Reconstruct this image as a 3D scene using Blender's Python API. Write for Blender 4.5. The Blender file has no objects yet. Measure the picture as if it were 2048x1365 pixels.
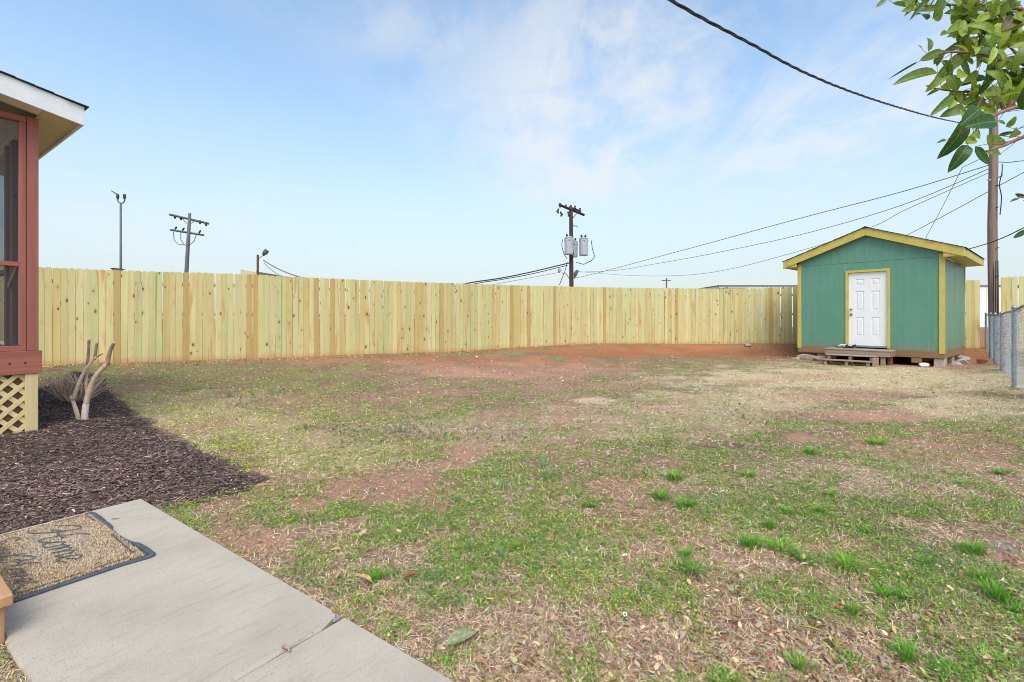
import bpy, math, random
import numpy as np
from mathutils import Vector, Matrix

R = math.radians
rng = np.random.default_rng(7)
random.seed(7)
sc = bpy.context.scene
col = sc.collection

# ------------------------------------------------------------------ camera
F, CU, HV, H = 967.0, 1024.0, 637.0, 1.25      # focal length in photo px, centre column, horizon row, eye height
cd = bpy.data.cameras.new('camera')
cd.sensor_width = 36.0
cd.lens = F / 2048 * 36.0
cd.shift_y = -(682.5 - HV) / 2048
cd.clip_start, cd.clip_end = 0.05, 3000
cam = bpy.data.objects.new('camera', cd)
cam.location = (0, 0, H)
cam.rotation_euler = (R(90), 0, 0)
col.objects.link(cam)
sc.camera = cam

# ------------------------------------------------------------------ sky, sun, exposure
SUN_DIR = Vector((0.02, -0.60, 0.80)).normalized()
SUN_EL = math.asin(SUN_DIR.z)
SUN_AZ = math.atan2(SUN_DIR.x, SUN_DIR.y)
world = bpy.data.worlds.new('World')
sc.world = world
world.use_nodes = True
nt = world.node_tree
nt.nodes.clear()


class NT:
    """small node-tree writer"""
    def __init__(s, tree): s.t = tree
    def n(s, kind, **kw):
        nd = s.t.nodes.new('ShaderNode' + kind)
        for k, v in kw.items(): setattr(nd, k, v)
        return nd
    def l(s, a, b): s.t.links.new(a, b)
    def put(s, sock, v):
        if hasattr(v, 'is_linked') or isinstance(v, bpy.types.NodeSocket): s.l(v, sock)
        else: sock.default_value = v
    def math(s, op, a, b=0.0, c=None, clamp=False):
        nd = s.n('Math', operation=op); nd.use_clamp = clamp
        s.put(nd.inputs[0], a); s.put(nd.inputs[1], b)
        if c is not None: s.put(nd.inputs[2], c)
        return nd.outputs[0]
    def vmath(s, op, a, b=(0, 0, 0)):
        nd = s.n('VectorMath', operation=op)
        s.put(nd.inputs[0], a); s.put(nd.inputs[1], b)
        return nd.outputs[0]
    def mix(s, f, a, b, blend='MIX'):
        nd = s.n('Mix', data_type='RGBA', blend_type=blend)
        s.put(nd.inputs[0], f); s.put(nd.inputs[6], a); s.put(nd.inputs[7], b)
        return nd.outputs[2]
    def noise(s, vec, scale, detail=4.0, rough=0.55, dist=0.0):
        nd = s.n('TexNoise')
        s.put(nd.inputs['Vector'], vec); nd.inputs['Scale'].default_value = scale
        nd.inputs['Detail'].default_value = detail; nd.inputs['Roughness'].default_value = rough
        nd.inputs['Distortion'].default_value = dist
        return nd.outputs['Fac']
    def ramp(s, v, lo, hi):
        nd = s.n('MapRange', interpolation_type='SMOOTHSTEP'); nd.clamp = True
        s.put(nd.inputs[0], v); nd.inputs[1].default_value = lo; nd.inputs[2].default_value = hi
        return nd.outputs[0]
    def map(s, vec, scale=(1, 1, 1), loc=(0, 0, 0), rot=(0, 0, 0)):
        nd = s.n('Mapping'); s.put(nd.inputs[0], vec)
        nd.inputs['Scale'].default_value = scale; nd.inputs['Location'].default_value = loc
        nd.inputs['Rotation'].default_value = rot
        return nd.outputs[0]


def c4(c): return (c[0], c[1], c[2], 1.0)


w = NT(nt)
sky = w.n('TexSky', sky_type='NISHITA')
sky.sun_disc = False
sky.sun_elevation = SUN_EL
sky.sun_rotation = SUN_AZ
sky.altitude = 300.0
sky.air_density = 1.0
sky.dust_density = 1.6
sky.ozone_density = 1.4
tc = w.n('TexCoord')
dirv = tc.outputs['Generated']
sep = w.n('SeparateXYZ'); w.l(dirv, sep.inputs[0])
zc = w.math('MAXIMUM', w.math('ADD', sep.outputs[2], 0.10), 0.04)
comb = w.n('CombineXYZ')
w.l(w.math('DIVIDE', sep.outputs[0], zc), comb.inputs[0])
w.l(w.math('DIVIDE', sep.outputs[1], zc), comb.inputs[1])
plane = comb.outputs[0]
big = w.noise(w.map(plane, (0.8, 0.55, 1), (3.1, 1.75, 0), (0, 0, R(-22))), 0.75, 3.0, 0.5, 0.3)
wisp = w.noise(w.map(plane, (1.0, 0.45, 1), (0.4, 2.0, 0), (0, 0, R(-52))), 1.9, 9.0, 0.60, 0.9)
fine = w.noise(w.map(plane, (1.0, 0.7, 1), (7.4, 0.0, 0), (0, 0, R(20))), 4.5, 8.0, 0.66, 0.5)
cl = w.math('ADD', w.math('MULTIPLY', wisp, 0.66), w.math('MULTIPLY', fine, 0.34))


def lump(cx, cy, rx, ry):
    """a bank of cirrus overhead: soft falloff on the cloud plane"""
    d_ = w.vmath('MULTIPLY', w.vmath('SUBTRACT', plane, (cx, cy, 0)), (1 / rx, 1 / ry, 0))
    ln = w.n('VectorMath', operation='LENGTH'); w.l(d_, ln.inputs[0])
    return w.ramp(ln.outputs['Value'], 1.25, 0.1)


banks = w.math('MAXIMUM', lump(0.34, 1.95, 0.72, 1.25), w.math('MULTIPLY', lump(1.25, 1.9, 0.6, 0.9), 0.85))
banks = w.math('MAXIMUM', banks, w.math('MULTIPLY', lump(-0.25, 1.42, 0.30, 0.22), 0.55))
cover = w.math('ADD', w.math('MULTIPLY', w.ramp(big, 0.50, 0.75), 0.5), w.math('MULTIPLY', banks, 1.15), clamp=True)
cl = w.math('MULTIPLY', w.ramp(cl, 0.35, 0.58), cover)
haze_low = w.ramp(sep.outputs[2], 0.50, -0.02)
skycol = w.mix(1.0, sky.outputs[0], (0.93, 1.0, 0.95, 1), 'MULTIPLY')
skycol = w.mix(w.math('MULTIPLY_ADD', haze_low, 0.85, 0.08), skycol, (2.20, 2.38, 2.44, 1))
skycol = w.mix(w.math('MULTIPLY', cl, 0.76), skycol, (2.88, 2.92, 2.92, 1))
bg = w.n('Background')
bg.inputs[1].default_value = 0.15
w.l(skycol, bg.inputs[0])
outw = w.n('OutputWorld')
w.l(bg.outputs[0], outw.inputs[0])

sd = bpy.data.lights.new('sun', 'SUN')
sd.energy = 1.35
sd.angle = R(42)
sd.color = (1.0, 0.92, 0.80)
so = bpy.data.objects.new('sun', sd)
so.rotation_euler = SUN_DIR.to_track_quat('Z', 'Y').to_euler()
so.location = (4, -10, 20)
col.objects.link(so)

vs = sc.view_settings
vs.view_transform = 'Standard'
vs.look = 'None'
vs.exposure = 1.06
vs.gamma = 1.0
vs.use_curve_mapping = False


# ------------------------------------------------------------------ helpers
def P(u, v, Y):
    """photo pixel at a depth -> world point"""
    return Vector(((u - CU) * Y / F, Y, H - (v - HV) * Y / F))


def G(u, v, z=0.0):
    Y = F * (H - z) / (v - HV)
    return Vector(((u - CU) * Y / F, Y, z))


def tag(o, label=None, cat=None, group=None, kind=None):
    if label: o['label'] = label
    if cat: o['category'] = cat
    if group: o['group'] = group
    if kind: o['kind'] = kind
    return o


def empty(name, loc, rz=0.0, label=None, cat=None, group=None):
    o = bpy.data.objects.new(name, None)
    o.empty_display_size = 0.1
    o.location = loc
    o.rotation_euler = (0, 0, rz)
    col.objects.link(o)
    return tag(o, label, cat, group)


def link(name, me, parent=None):
    o = bpy.data.objects.new(name, me)
    col.objects.link(o)
    if parent is not None: o.parent = parent
    return o


class MB:
    """collects boxes, prisms and tubes into one mesh"""
    def __init__(s): s.v = []; s.f = []
    def add(s, vs_, fs_):
        b = len(s.v)
        s.v += [tuple(p) for p in vs_]
        s.f += [tuple(b + i for i in f) for f in fs_]
        return s
    def box(s, lo, hi, M=None):
        x0, y0, z0 = lo; x1, y1, z1 = hi
        vs_ = [Vector(p) for p in ((x0, y0, z0), (x1, y0, z0), (x1, y1, z0), (x0, y1, z0),
                                   (x0, y0, z1), (x1, y0, z1), (x1, y1, z1), (x0, y1, z1))]
        if M is not None: vs_ = [M @ p for p in vs_]
        return s.add(vs_, [(0, 3, 2, 1), (4, 5, 6, 7), (0, 1, 5, 4), (1, 2, 6, 5), (2, 3, 7, 6), (3, 0, 4, 7)])
    def prism(s, prof, axis, a, b):
        """profile (list of 2D points, counter-clockwise) extruded along axis 0/1/2 from a to b"""
        n = len(prof)
        def pt(p, t):
            q = [0, 0, 0]; oth = [i for i in range(3) if i != axis]
            q[axis] = t; q[oth[0]] = p[0]; q[oth[1]] = p[1]
            return tuple(q)
        vs_ = [pt(p, a) for p in prof] + [pt(p, b) for p in prof]
        fs_ = [tuple(range(n))[::-1], tuple(range(n, 2 * n))]
        fs_ += [(i, (i + 1) % n, n + (i + 1) % n, n + i) for i in range(n)]
        return s.add(vs_, fs_)
    def tube(s, pts, rad, sides=8, cap=True, lump=0.0):
        pts = [Vector(p) for p in pts]
        if not hasattr(rad, '__len__'): rad = [rad] * len(pts)
        b = len(s.v)
        up = None
        for i, p in enumerate(pts):
            t = (pts[min(i + 1, len(pts) - 1)] - pts[max(i - 1, 0)])
            if t.length < 1e-9: t = Vector((0, 0, 1))
            t.normalize()
            if up is None:
                up = Vector((0, 0, 1)) if abs(t.z) < 0.9 else Vector((1, 0, 0))
            x = t.cross(up)
            if x.length < 1e-6: x = t.orthogonal()
            x.normalize(); y = x.cross(t).normalized(); up = y
            for k in range(sides):
                a = 2 * math.pi * k / sides
                r = rad[i] * (1 + (random.uniform(-lump, lump) if lump else 0))
                s.v.append(tuple(p + x * (r * math.cos(a)) + y * (r * math.sin(a))))
        for i in range(len(pts) - 1):
            for k in range(sides):
                k2 = (k + 1) % sides
                s.f.append((b + i * sides + k, b + i * sides + k2, b + (i + 1) * sides + k2, b + (i + 1) * sides + k))
        if cap:
            s.f.append(tuple(b + k for k in range(sides))[::-1])
            e = b + (len(pts) - 1) * sides
            s.f.append(tuple(e + k for k in range(sides)))
        return s
    def mesh(s, name, mat=None, smooth=False):
        me = bpy.data.meshes.new(name)
        me.from_pydata(s.v, [], s.f)
        me.update()
        import bmesh
        bm = bmesh.new(); bm.from_mesh(me)
        bmesh.ops.recalc_face_normals(bm, faces=bm.faces)
        bm.to_mesh(me); bm.free()
        if mat: me.materials.append(mat)
        if smooth: me.shade_smooth()
        return me
    def build(s, name, mat, parent=None, bevel=0.0, smooth=False):
        o = link(name, s.mesh(name, mat, smooth), parent)
        if bevel:
            m = o.modifiers.new('edge', 'BEVEL'); m.width = bevel; m.segments = 1; m.limit_method = 'ANGLE'
        return o


def arr_mesh(name, V, T, colr=None, mat=None, smooth=False):
    """numpy mesh: V (n,3), T (m,3) triangles, colr (n,3)"""
    me = bpy.data.meshes.new(name)
    n, m = len(V), len(T)
    me.vertices.add(n); me.vertices.foreach_set('co', np.ascontiguousarray(V, dtype=np.float32).ravel())
    k = T.shape[1]
    me.loops.add(m * k); me.loops.foreach_set('vertex_index', np.ascontiguousarray(T, dtype=np.int32).ravel())
    me.polygons.add(m)
    me.polygons.foreach_set('loop_start', np.arange(0, m * k, k, dtype=np.int32))
    me.polygons.foreach_set('loop_total', np.full(m, k, dtype=np.int32))
    if smooth: me.polygons.foreach_set('use_smooth', np.ones(m, dtype=bool))
    me.update(calc_edges=True)
    if colr is not None:
        a = me.attributes.new('col', 'FLOAT_COLOR', 'POINT')
        c = np.ones((n, 4), dtype=np.float32); c[:, :3] = colr
        a.data.foreach_set('color', c.ravel())
    if mat: me.materials.append(mat)
    return me


# numpy value noise
_tab = np.random.default_rng(3).random((256, 256))
def vnoise(x, y):
    xi, yi = np.floor(x).astype(int), np.floor(y).astype(int)
    fx, fy = x - xi, y - yi
    fx = fx * fx * (3 - 2 * fx); fy = fy * fy * (3 - 2 * fy)
    a = _tab[xi & 255, yi & 255]; b = _tab[(xi + 1) & 255, yi & 255]
    c = _tab[xi & 255, (yi + 1) & 255]; d = _tab[(xi + 1) & 255, (yi + 1) & 255]
    return (a * (1 - fx) + b * fx) * (1 - fy) + (c * (1 - fx) + d * fx) * fy
def fbm(x, y, o=4):
    s = 0; a = 0.5; n = 0
    for i in range(o):
        s = s + a * vnoise(x + 17.3 * i, y - 9.1 * i); n += a
        x, y, a = x * 2.03, y * 2.03, a * 0.5
    return s / n
def sstep(a, b, x):
    t = np.clip((x - a) / (b - a), 0, 1)
    return t * t * (3 - 2 * t)


# ------------------------------------------------------------------ materials
def new_mat(name):
    m = bpy.data.materials.new(name); m.use_nodes = True
    m.node_tree.nodes.clear()
    t = NT(m.node_tree)
    out = t.n('OutputMaterial')
    b = t.n('BsdfPrincipled')
    t.l(b.outputs[0], out.inputs[0])
    return m, t, b, out


def bump(t, b, h, strength=0.3, dist=0.01):
    nd = t.n('Bump'); nd.inputs['Strength'].default_value = strength; nd.inputs['Distance'].default_value = dist
    t.l(h, nd.inputs['Height']); t.l(nd.outputs[0], b.inputs['Normal'])


def mat_plain(name, c1, c2, rough=0.6, scale=8.0, stretch=(1, 1, 1), metal=0.0, bstr=0.2, bdist=0.004, detail=6):
    m, t, b, o = new_mat(name)
    v = t.map(t.n('TexCoord').outputs['Object'], stretch)
    n = t.noise(v, scale, detail, 0.6)
    t.l(t.mix(t.ramp(n, 0.3, 0.7), c4(c1), c4(c2)), b.inputs['Base Color'])
    b.inputs['Roughness'].default_value = rough; b.inputs['Metallic'].default_value = metal
    if bstr: bump(t, b, n, bstr, bdist)
    return m


def mat_wood(name, c1, c2, dark, axis=2, rough=0.7, knots=0.5, grain=45.0, use_obj_color=False, streak=None, ksize=0.6, foot=False):
    """boards: grain along axis, sparse knots; every object gets its own offset"""
    m, t, b, o = new_mat(name)
    oi = t.n('ObjectInfo')
    off = t.n('CombineXYZ')
    for i in range(3): t.l(t.math('MULTIPLY', oi.outputs['Random'], (37.0, 61.0, 83.0)[i]), off.inputs[i])
    v = t.vmath('ADD', t.n('TexCoord').outputs['Object'], off.outputs[0])
    st = [1.0, 1.0, 1.0]; st[axis] = 0.035
    g = t.noise(t.map(v, st), grain, 5, 0.6, 0.4)
    g2 = t.noise(t.map(v, st), grain * 0.22, 3, 0.5, 0.6)
    cc = t.mix(t.ramp(g2, 0.3, 0.7), c4(c1), c4(c2))
    cc = t.mix(t.math('MULTIPLY', t.ramp(g, 0.45, 0.75), 0.28), cc, c4(dark))
    if use_obj_color: cc = t.mix(1.0, cc, oi.outputs['Color'], 'MULTIPLY')
    if streak:
        s2 = [1.0, 1.0, 1.0]; s2[axis] = 0.10
        sn = t.noise(t.map(v, s2, (5, 3, 9)), 9.0, 2, 0.5, 0.5)
        cc = t.mix(t.math('MULTIPLY', t.ramp(sn, 0.58, 0.72), 0.75), cc, c4(streak))
        blot = t.noise(t.map(v, (1, 1, 0.4), (11, 7, 2)), 2.0, 3, 0.5)
        cc = t.mix(t.math('MULTIPLY', t.ramp(blot, 0.5, 0.75), 0.25), cc, c4((streak[0] * 0.9, streak[1] * 1.2, streak[2] * 1.3)))
    if knots:
        s3 = [1.0, 1.0, 1.0]; s3[axis] = 0.62
        vo = t.n('TexVoronoi'); vo.feature = 'F1'
        vv = t.vmath('ADD', t.map(v, s3), (0.3, 0.1, 0.7))
        nz = t.n('TexNoise'); nz.inputs['Scale'].default_value = 25.0; t.l(vv, nz.inputs['Vector'])
        wob = t.vmath('SCALE', nz.outputs['Color']); wob.node.inputs['Scale'].default_value = 0.02
        t.l(t.vmath('ADD', vv, wob), vo.inputs['Vector']); vo.inputs['Scale'].default_value = 6.5
        sepc = t.n('SeparateColor'); t.l(vo.outputs['Color'], sepc.inputs[0])
        on = t.math('LESS_THAN', sepc.outputs[0], knots)
        size = t.math('MULTIPLY_ADD', sepc.outputs[1], 0.10 * ksize, 0.055 * ksize)
        k = t.math('MULTIPLY', on, t.ramp(t.math('DIVIDE', vo.outputs['Distance'], size), 1.25, 0.75))
        halo = t.math('MULTIPLY', on, t.ramp(t.math('DIVIDE', vo.outputs['Distance'], size), 3.0, 0.8))
        cc = t.mix(t.math('MULTIPLY', halo, 0.30), cc, c4((dark[0] * 1.1, dark[1] * 0.8, dark[2] * 0.6)))
        cc = t.mix(t.math('MULTIPLY', k, 0.85), cc, c4((dark[0] * 0.30, dark[1] * 0.22, dark[2] * 0.2)))
    if foot:
        sp = t.n('SeparateXYZ'); t.l(t.n('TexCoord').outputs['Object'], sp.inputs[0])
        fn = t.noise(v, 12, 4, 0.6)
        fm = t.ramp(t.math('ADD', sp.outputs[2], t.math('MULTIPLY', fn, 0.22)), 0.30, 0.08)
        cc = t.mix(t.math('MULTIPLY', fm, 0.55), cc, (0.42, 0.22, 0.10, 1))
    t.l(cc, b.inputs['Base Color'])
    b.inputs['Roughness'].default_value = rough
    bump(t, b, g, 0.25, 0.003)
    return m


def mat_attr(name, rough=0.8, trans=0.0, spec=0.3, fine=0.0):
    """colour from the 'col' point attribute (each blade, chip or leaf has its own colour)"""
    m, t, b, o = new_mat(name)
    a = t.n('Attribute'); a.attribute_name = 'col'
    cc = a.outputs['Color']
    if fine:
        v = t.n('TexCoord').outputs['Object']
        n = t.noise(v, fine, 5, 0.7)
        cc = t.mix(1.0, cc, t.mix(t.ramp(n, 0.25, 0.75), (0.72, 0.70, 0.68, 1), (1.25, 1.25, 1.25, 1)), 'MULTIPLY')
        bump(t, b, n, 0.5, 0.012)
    t.l(cc, b.inputs['Base Color'])
    b.inputs['Roughness'].default_value = rough
    b.inputs['Specular IOR Level'].default_value = spec
    if trans:
        tr = t.n('BsdfTranslucent'); t.l(cc, tr.inputs[0])
        mx = t.n('MixShader'); mx.inputs[0].default_value = trans
        t.l(b.outputs[0], mx.inputs[1]); t.l(tr.outputs[0], mx.inputs[2]); t.l(mx.outputs[0], o.inputs[0])
    return m


def mat_objcol(name, rough=0.6, trans=0.0, scale=40.0, spec=0.4):
    """colour from the object's own colour, mottled"""
    m, t, b, o = new_mat(name)
    oi = t.n('ObjectInfo')
    n = t.noise(t.n('TexCoord').outputs['Object'], scale, 5, 0.6)
    cc = t.mix(1.0, oi.outputs['Color'], t.mix(t.ramp(n, 0.3, 0.7), (0.75, 0.72, 0.7, 1), (1.2, 1.2, 1.15, 1)), 'MULTIPLY')
    t.l(cc, b.inputs['Base Color'])
    b.inputs['Roughness'].default_value = rough; b.inputs['Specular IOR Level'].default_value = spec
    if trans:
        tr = t.n('BsdfTranslucent'); t.l(cc, tr.inputs[0])
        mx = t.n('MixShader'); mx.inputs[0].default_value = trans
        t.l(b.outputs[0], mx.inputs[1]); t.l(tr.outputs[0], mx.inputs[2]); t.l(mx.outputs[0], o.inputs[0])
    return m


M = {}
M['picket'] = mat_wood('pine_picket', (0.60, 0.545, 0.265), (0.52, 0.485, 0.23), (0.42, 0.27, 0.10), 2, 0.75, 0.62, 60, True, (0.54, 0.27, 0.08), 1.15, True)
M['fence_rail'] = mat_wood('pine_rail', (0.55, 0.47, 0.22), (0.48, 0.42, 0.19), (0.4, 0.26, 0.1), 0, 0.75, 0.1)
M['pine_trim'] = mat_wood('fresh_pine', (0.72, 0.58, 0.30), (0.64, 0.50, 0.23), (0.5, 0.3, 0.1), 2, 0.7, 0.12)
M['lattice'] = mat_wood('lattice_pine', (0.74, 0.60, 0.31), (0.66, 0.52, 0.25), (0.5, 0.32, 0.12), 0, 0.7, 0.05)
M['stain_v'] = mat_wood('red_stain_upright', (0.41, 0.135, 0.09), (0.32, 0.10, 0.07), (0.12, 0.03, 0.022), 2, 0.55, 0.40)
M['stain_h'] = mat_wood('red_stain_level', (0.41, 0.13, 0.087), (0.33, 0.10, 0.068), (0.12, 0.03, 0.022), 1, 0.55, 0.3)
M['brown_post'] = mat_wood('brown_wood', (0.28, 0.10, 0.045), (0.20, 0.075, 0.035), (0.08, 0.03, 0.015), 2, 0.7, 0.1)
M['white_fascia'] = mat_plain('white_fascia_paint', (0.74, 0.74, 0.74), (0.80, 0.80, 0.79), 0.45, 6, (1, 1, 1), 0, 0.05)
M['soffit_ply'] = mat_plain('soffit_plywood', (0.62, 0.52, 0.30), (0.70, 0.60, 0.38), 0.7, 10, (6, 1, 1), 0, 0.1)
M['ceiling'] = mat_plain('porch_ceiling_paint', (0.68, 0.67, 0.63), (0.74, 0.73, 0.70), 0.6, 4, (1, 1, 1), 0, 0.05)
M['cream'] = mat_plain('cream_paint', (0.76, 0.72, 0.62), (0.80, 0.76, 0.67), 0.6, 4, (1, 1, 1), 0, 0.05)
M['shingle'] = mat_plain('asphalt_shingle', (0.03, 0.03, 0.034), (0.075, 0.075, 0.08), 0.95, 60, (1, 1, 1), 0, 0.5)
M['shed_green'] = mat_plain('green_shed_paint', (0.098, 0.252, 0.178), (0.115, 0.276, 0.20), 0.40, 3.0, (1, 1, 0.4), 0, 0.04)
_t = NT(M['shed_green'].node_tree); _b = next(n for n in _t.t.nodes if n.type == 'BSDF_PRINCIPLED')
_src = _b.inputs['Base Color'].links[0].from_socket; _tc = _t.n('TexCoord').outputs['Object']
_sp = _t.n('SeparateXYZ'); _t.l(_tc, _sp.inputs[0])
_spl = _t.ramp(_t.math('SUBTRACT', _sp.outputs[2], _t.math('MULTIPLY', _t.noise(_tc, 16, 5, 0.7), 0.30)), 0.52, 0.22)
_str = _t.ramp(_t.noise(_t.map(_tc, (1, 1, 0.06)), 7, 5, 0.65), 0.50, 0.72)
_c2 = _t.mix(_t.math('MULTIPLY', _str, 0.22), _src, (0.19, 0.36, 0.28, 1))
_t.l(_t.mix(_t.math('MULTIPLY', _spl, 0.40), _c2, (0.24, 0.17, 0.11, 1)), _b.inputs['Base Color'])
M['shed_groove'] = mat_plain('green_groove_paint', (0.20, 0.42, 0.32), (0.22, 0.44, 0.34), 0.5, 3.0, (1, 1, 0.4), 0, 0.04)
M['shed_yellow'] = mat_plain('yellow_trim_paint', (0.50, 0.40, 0.085), (0.57, 0.46, 0.11), 0.5, 5.0, (1, 1, 1), 0, 0.06)
M['door_white'] = mat_plain('white_door_paint', (0.79, 0.79, 0.78), (0.83, 0.83, 0.82), 0.35, 3, (1, 1, 1), 0, 0.02)
M['brass'] = mat_plain('satin_metal', (0.22, 0.18, 0.14), (0.35, 0.30, 0.24), 0.3, 20, (1, 1, 1), 1.0, 0)
M['old_wood'] = mat_wood('weathered_step_wood', (0.30, 0.21, 0.145), (0.38, 0.285, 0.21), (0.10, 0.06, 0.04), 0, 0.85, 0.1)
M['joist'] = mat_wood('brown_floor_joist', (0.30, 0.175, 0.085), (0.24, 0.13, 0.06), (0.10, 0.05, 0.02), 0, 0.8, 0.1)
M['stone'] = mat_plain('field_stone', (0.30, 0.21, 0.15), (0.40, 0.31, 0.23), 0.9, 9, (1, 1, 1), 0, 0.8, 0.02)
M['block'] = mat_plain('concrete_block', (0.36, 0.31, 0.27), (0.46, 0.41, 0.36), 0.95, 14, (1, 1, 1), 0, 0.7, 0.01)
M['galv'] = mat_plain('galvanised_steel', (0.24, 0.27, 0.32), (0.36, 0.39, 0.44), 0.5, 12, (1, 1, 1), 0.6, 0.05)
M['old_rail'] = mat_plain('weathered_rail', (0.20, 0.18, 0.165), (0.36, 0.35, 0.34), 0.7, 9, (1, 1, 1), 0.2, 0.1)
M['galv_wire'] = mat_plain('galvanised_wire', (0.36, 0.40, 0.45), (0.46, 0.50, 0.55), 0.6, 12, (1, 1, 1), 0.3, 0)
M['pole_wood'] = mat_wood('weathered_pole', (0.30, 0.21, 0.165), (0.18, 0.12, 0.095), (0.04, 0.022, 0.018), 2, 0.85, 0.10, 60)
M['pole_dark'] = mat_wood('creosote_pole', (0.075, 0.035, 0.025), (0.055, 0.03, 0.022), (0.02, 0.012, 0.01), 2, 0.85, 0.05, 30)
M['pole_grey'] = mat_plain('grey_pole', (0.09, 0.10, 0.11), (0.13, 0.14, 0.15), 0.7, 8, (4, 4, 0.3), 0, 0.1)
M['rust'] = mat_plain('rusty_post', (0.20, 0.06, 0.03), (0.13, 0.04, 0.025), 0.8, 14, (1, 1, 1), 0, 0.2)
M['black_metal'] = mat_plain('dark_hardware', (0.025, 0.025, 0.03), (0.05, 0.05, 0.055), 0.6, 10, (1, 1, 1), 0.2, 0)
M['transformer'] = mat_plain('grey_transformer_paint', (0.36, 0.38, 0.41), (0.46, 0.48, 0.50), 0.45, 5, (1, 1, 1), 0, 0.03)
M['wire'] = mat_plain('black_cable', (0.012, 0.012, 0.014), (0.025, 0.025, 0.028), 0.5, 30, (1, 1, 1), 0, 0)
M['wire_grey'] = mat_plain('grey_cable', (0.16, 0.17, 0.19), (0.22, 0.23, 0.25), 0.5, 30, (1, 1, 1), 0, 0)
M['bark'] = mat_plain('tan_bark', (0.70, 0.54, 0.40), (0.48, 0.34, 0.24), 0.85, 14, (1, 1, 0.4), 0, 0.5, 0.006)
M['bark_dark'] = mat_plain('brown_bark', (0.22, 0.14, 0.09), (0.36, 0.24, 0.16), 0.9, 26, (1, 1, 0.5), 0, 0.6, 0.006)
M['cut_wood'] = mat_plain('pale_cut_wood', (0.62, 0.47, 0.33), (0.52, 0.38, 0.26), 0.8, 30, (1, 1, 1), 0, 0.2)
M['cane'] = mat_plain('pale_brown_cane', (0.78, 0.55, 0.42), (0.55, 0.36, 0.27), 0.85, 20, (1, 1, 0.3), 0, 0.2)
M['bark_pale'] = mat_plain('bleached_bark', (0.80, 0.72, 0.62), (0.62, 0.50, 0.39), 0.85, 22, (1, 1, 0.5), 0, 0.4, 0.006)
M['twig'] = mat_plain('brown_twig', (0.46, 0.30, 0.21), (0.33, 0.20, 0.14), 0.9, 20, (1, 1, 0.3), 0, 0.2)
M['branch'] = mat_plain('red_brown_branch', (0.22, 0.10, 0.06), (0.30, 0.16, 0.10), 0.75, 40, (1, 1, 1), 0, 0.4, 0.003)
M['rubber'] = mat_plain('black_rubber', (0.05, 0.057, 0.072), (0.08, 0.088, 0.108), 0.55, 30, (1, 1, 1), 0, 0.15)
M['letter'] = mat_plain('faded_black_pile', (0.04, 0.045, 0.055), (0.12, 0.12, 0.125), 0.9, 60, (1, 1, 1), 0, 0.3)
M['step_wood'] = mat_wood('tan_step_board', (0.56, 0.30, 0.145), (0.48, 0.25, 0.12), (0.22, 0.09, 0.04), 0, 0.6, 0.08)
M['white_metal'] = mat_plain('white_siding', (0.72, 0.75, 0.78), (0.78, 0.80, 0.82), 0.5, 2, (1, 1, 1), 0, 0.02)
M['tan_wall'] = mat_plain('tan_wall', (0.50, 0.42, 0.27), (0.56, 0.47, 0.32), 0.8, 3, (1, 1, 1), 0, 0.05)
M['pink_wall'] = mat_plain('faded_pink_wall', (0.62, 0.50, 0.47), (0.68, 0.57, 0.54), 0.8, 3, (1, 1, 1), 0, 0.05)
M['terracotta'] = mat_plain('terracotta', (0.45, 0.16, 0.06), (0.36, 0.12, 0.045), 0.75, 15, (1, 1, 1), 0, 0.3)
M['white_plastic'] = mat_plain('white_plastic', (0.72, 0.72, 0.72), (0.78, 0.78, 0.76), 0.4, 10, (1, 1, 1), 0, 0)
M['red_plastic'] = mat_plain('red_plastic', (0.45, 0.04, 0.03), (0.55, 0.07, 0.05), 0.4, 10, (1, 1, 1), 0, 0)
m, t, b, o = new_mat('dry_leaf')
oi = t.n('ObjectInfo'); tcv = t.n('TexCoord').outputs['Object']
sp = t.n('SeparateXYZ'); t.l(tcv, sp.inputs[0])
ay = t.math('ABSOLUTE', sp.outputs[1])
mid_ = t.ramp(ay, 0.022, 0.006)
rnd_ = t.n('CombineXYZ'); t.l(t.math('MULTIPLY', oi.outputs['Random'], 40.0), rnd_.inputs[0])
vo_ = t.vmath('ADD', tcv, rnd_.outputs[0])
n_ = t.noise(vo_, 7, 6, 0.65); n2_ = t.noise(vo_, 3, 3, 0.6)
cc = t.mix(1.0, oi.outputs['Color'], t.mix(t.ramp(n_, 0.3, 0.7), (0.62, 0.58, 0.55, 1), (1.25, 1.22, 1.15, 1)), 'MULTIPLY')
cc = t.mix(t.math('MULTIPLY', t.ramp(n2_, 0.55, 0.70), 0.55), cc, (0.17, 0.09, 0.05, 1))
cc = t.mix(t.math('MULTIPLY', mid_, 0.35), cc, (0.62, 0.52, 0.34, 1))
t.l(cc, b.inputs['Base Color']); b.inputs['Roughness'].default_value = 0.7; b.inputs['Specular IOR Level'].default_value = 0.25
bump(t, b, n_, 0.5, 0.03)
M['leafcol'] = m
m, t, b, o = new_mat('tree_leaf')
oi = t.n('ObjectInfo'); tcv = t.n('TexCoord').outputs['Object']
sp = t.n('SeparateXYZ'); t.l(tcv, sp.inputs[0])
ay = t.math('ABSOLUTE', sp.outputs[1])
mid_ = t.ramp(ay, 0.016, 0.004)
wv_ = t.math('FRACT', t.math('MULTIPLY', t.math('SUBTRACT', sp.outputs[0], t.math('MULTIPLY', ay, 0.9)), 9.0))
side_ = t.math('MULTIPLY', t.ramp(t.math('ABSOLUTE', t.math('SUBTRACT', wv_, 0.5)), 0.10, 0.03), 0.45)
n_ = t.noise(tcv, 14, 5, 0.6); n2_ = t.noise(tcv, 5, 2, 0.5)
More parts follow.
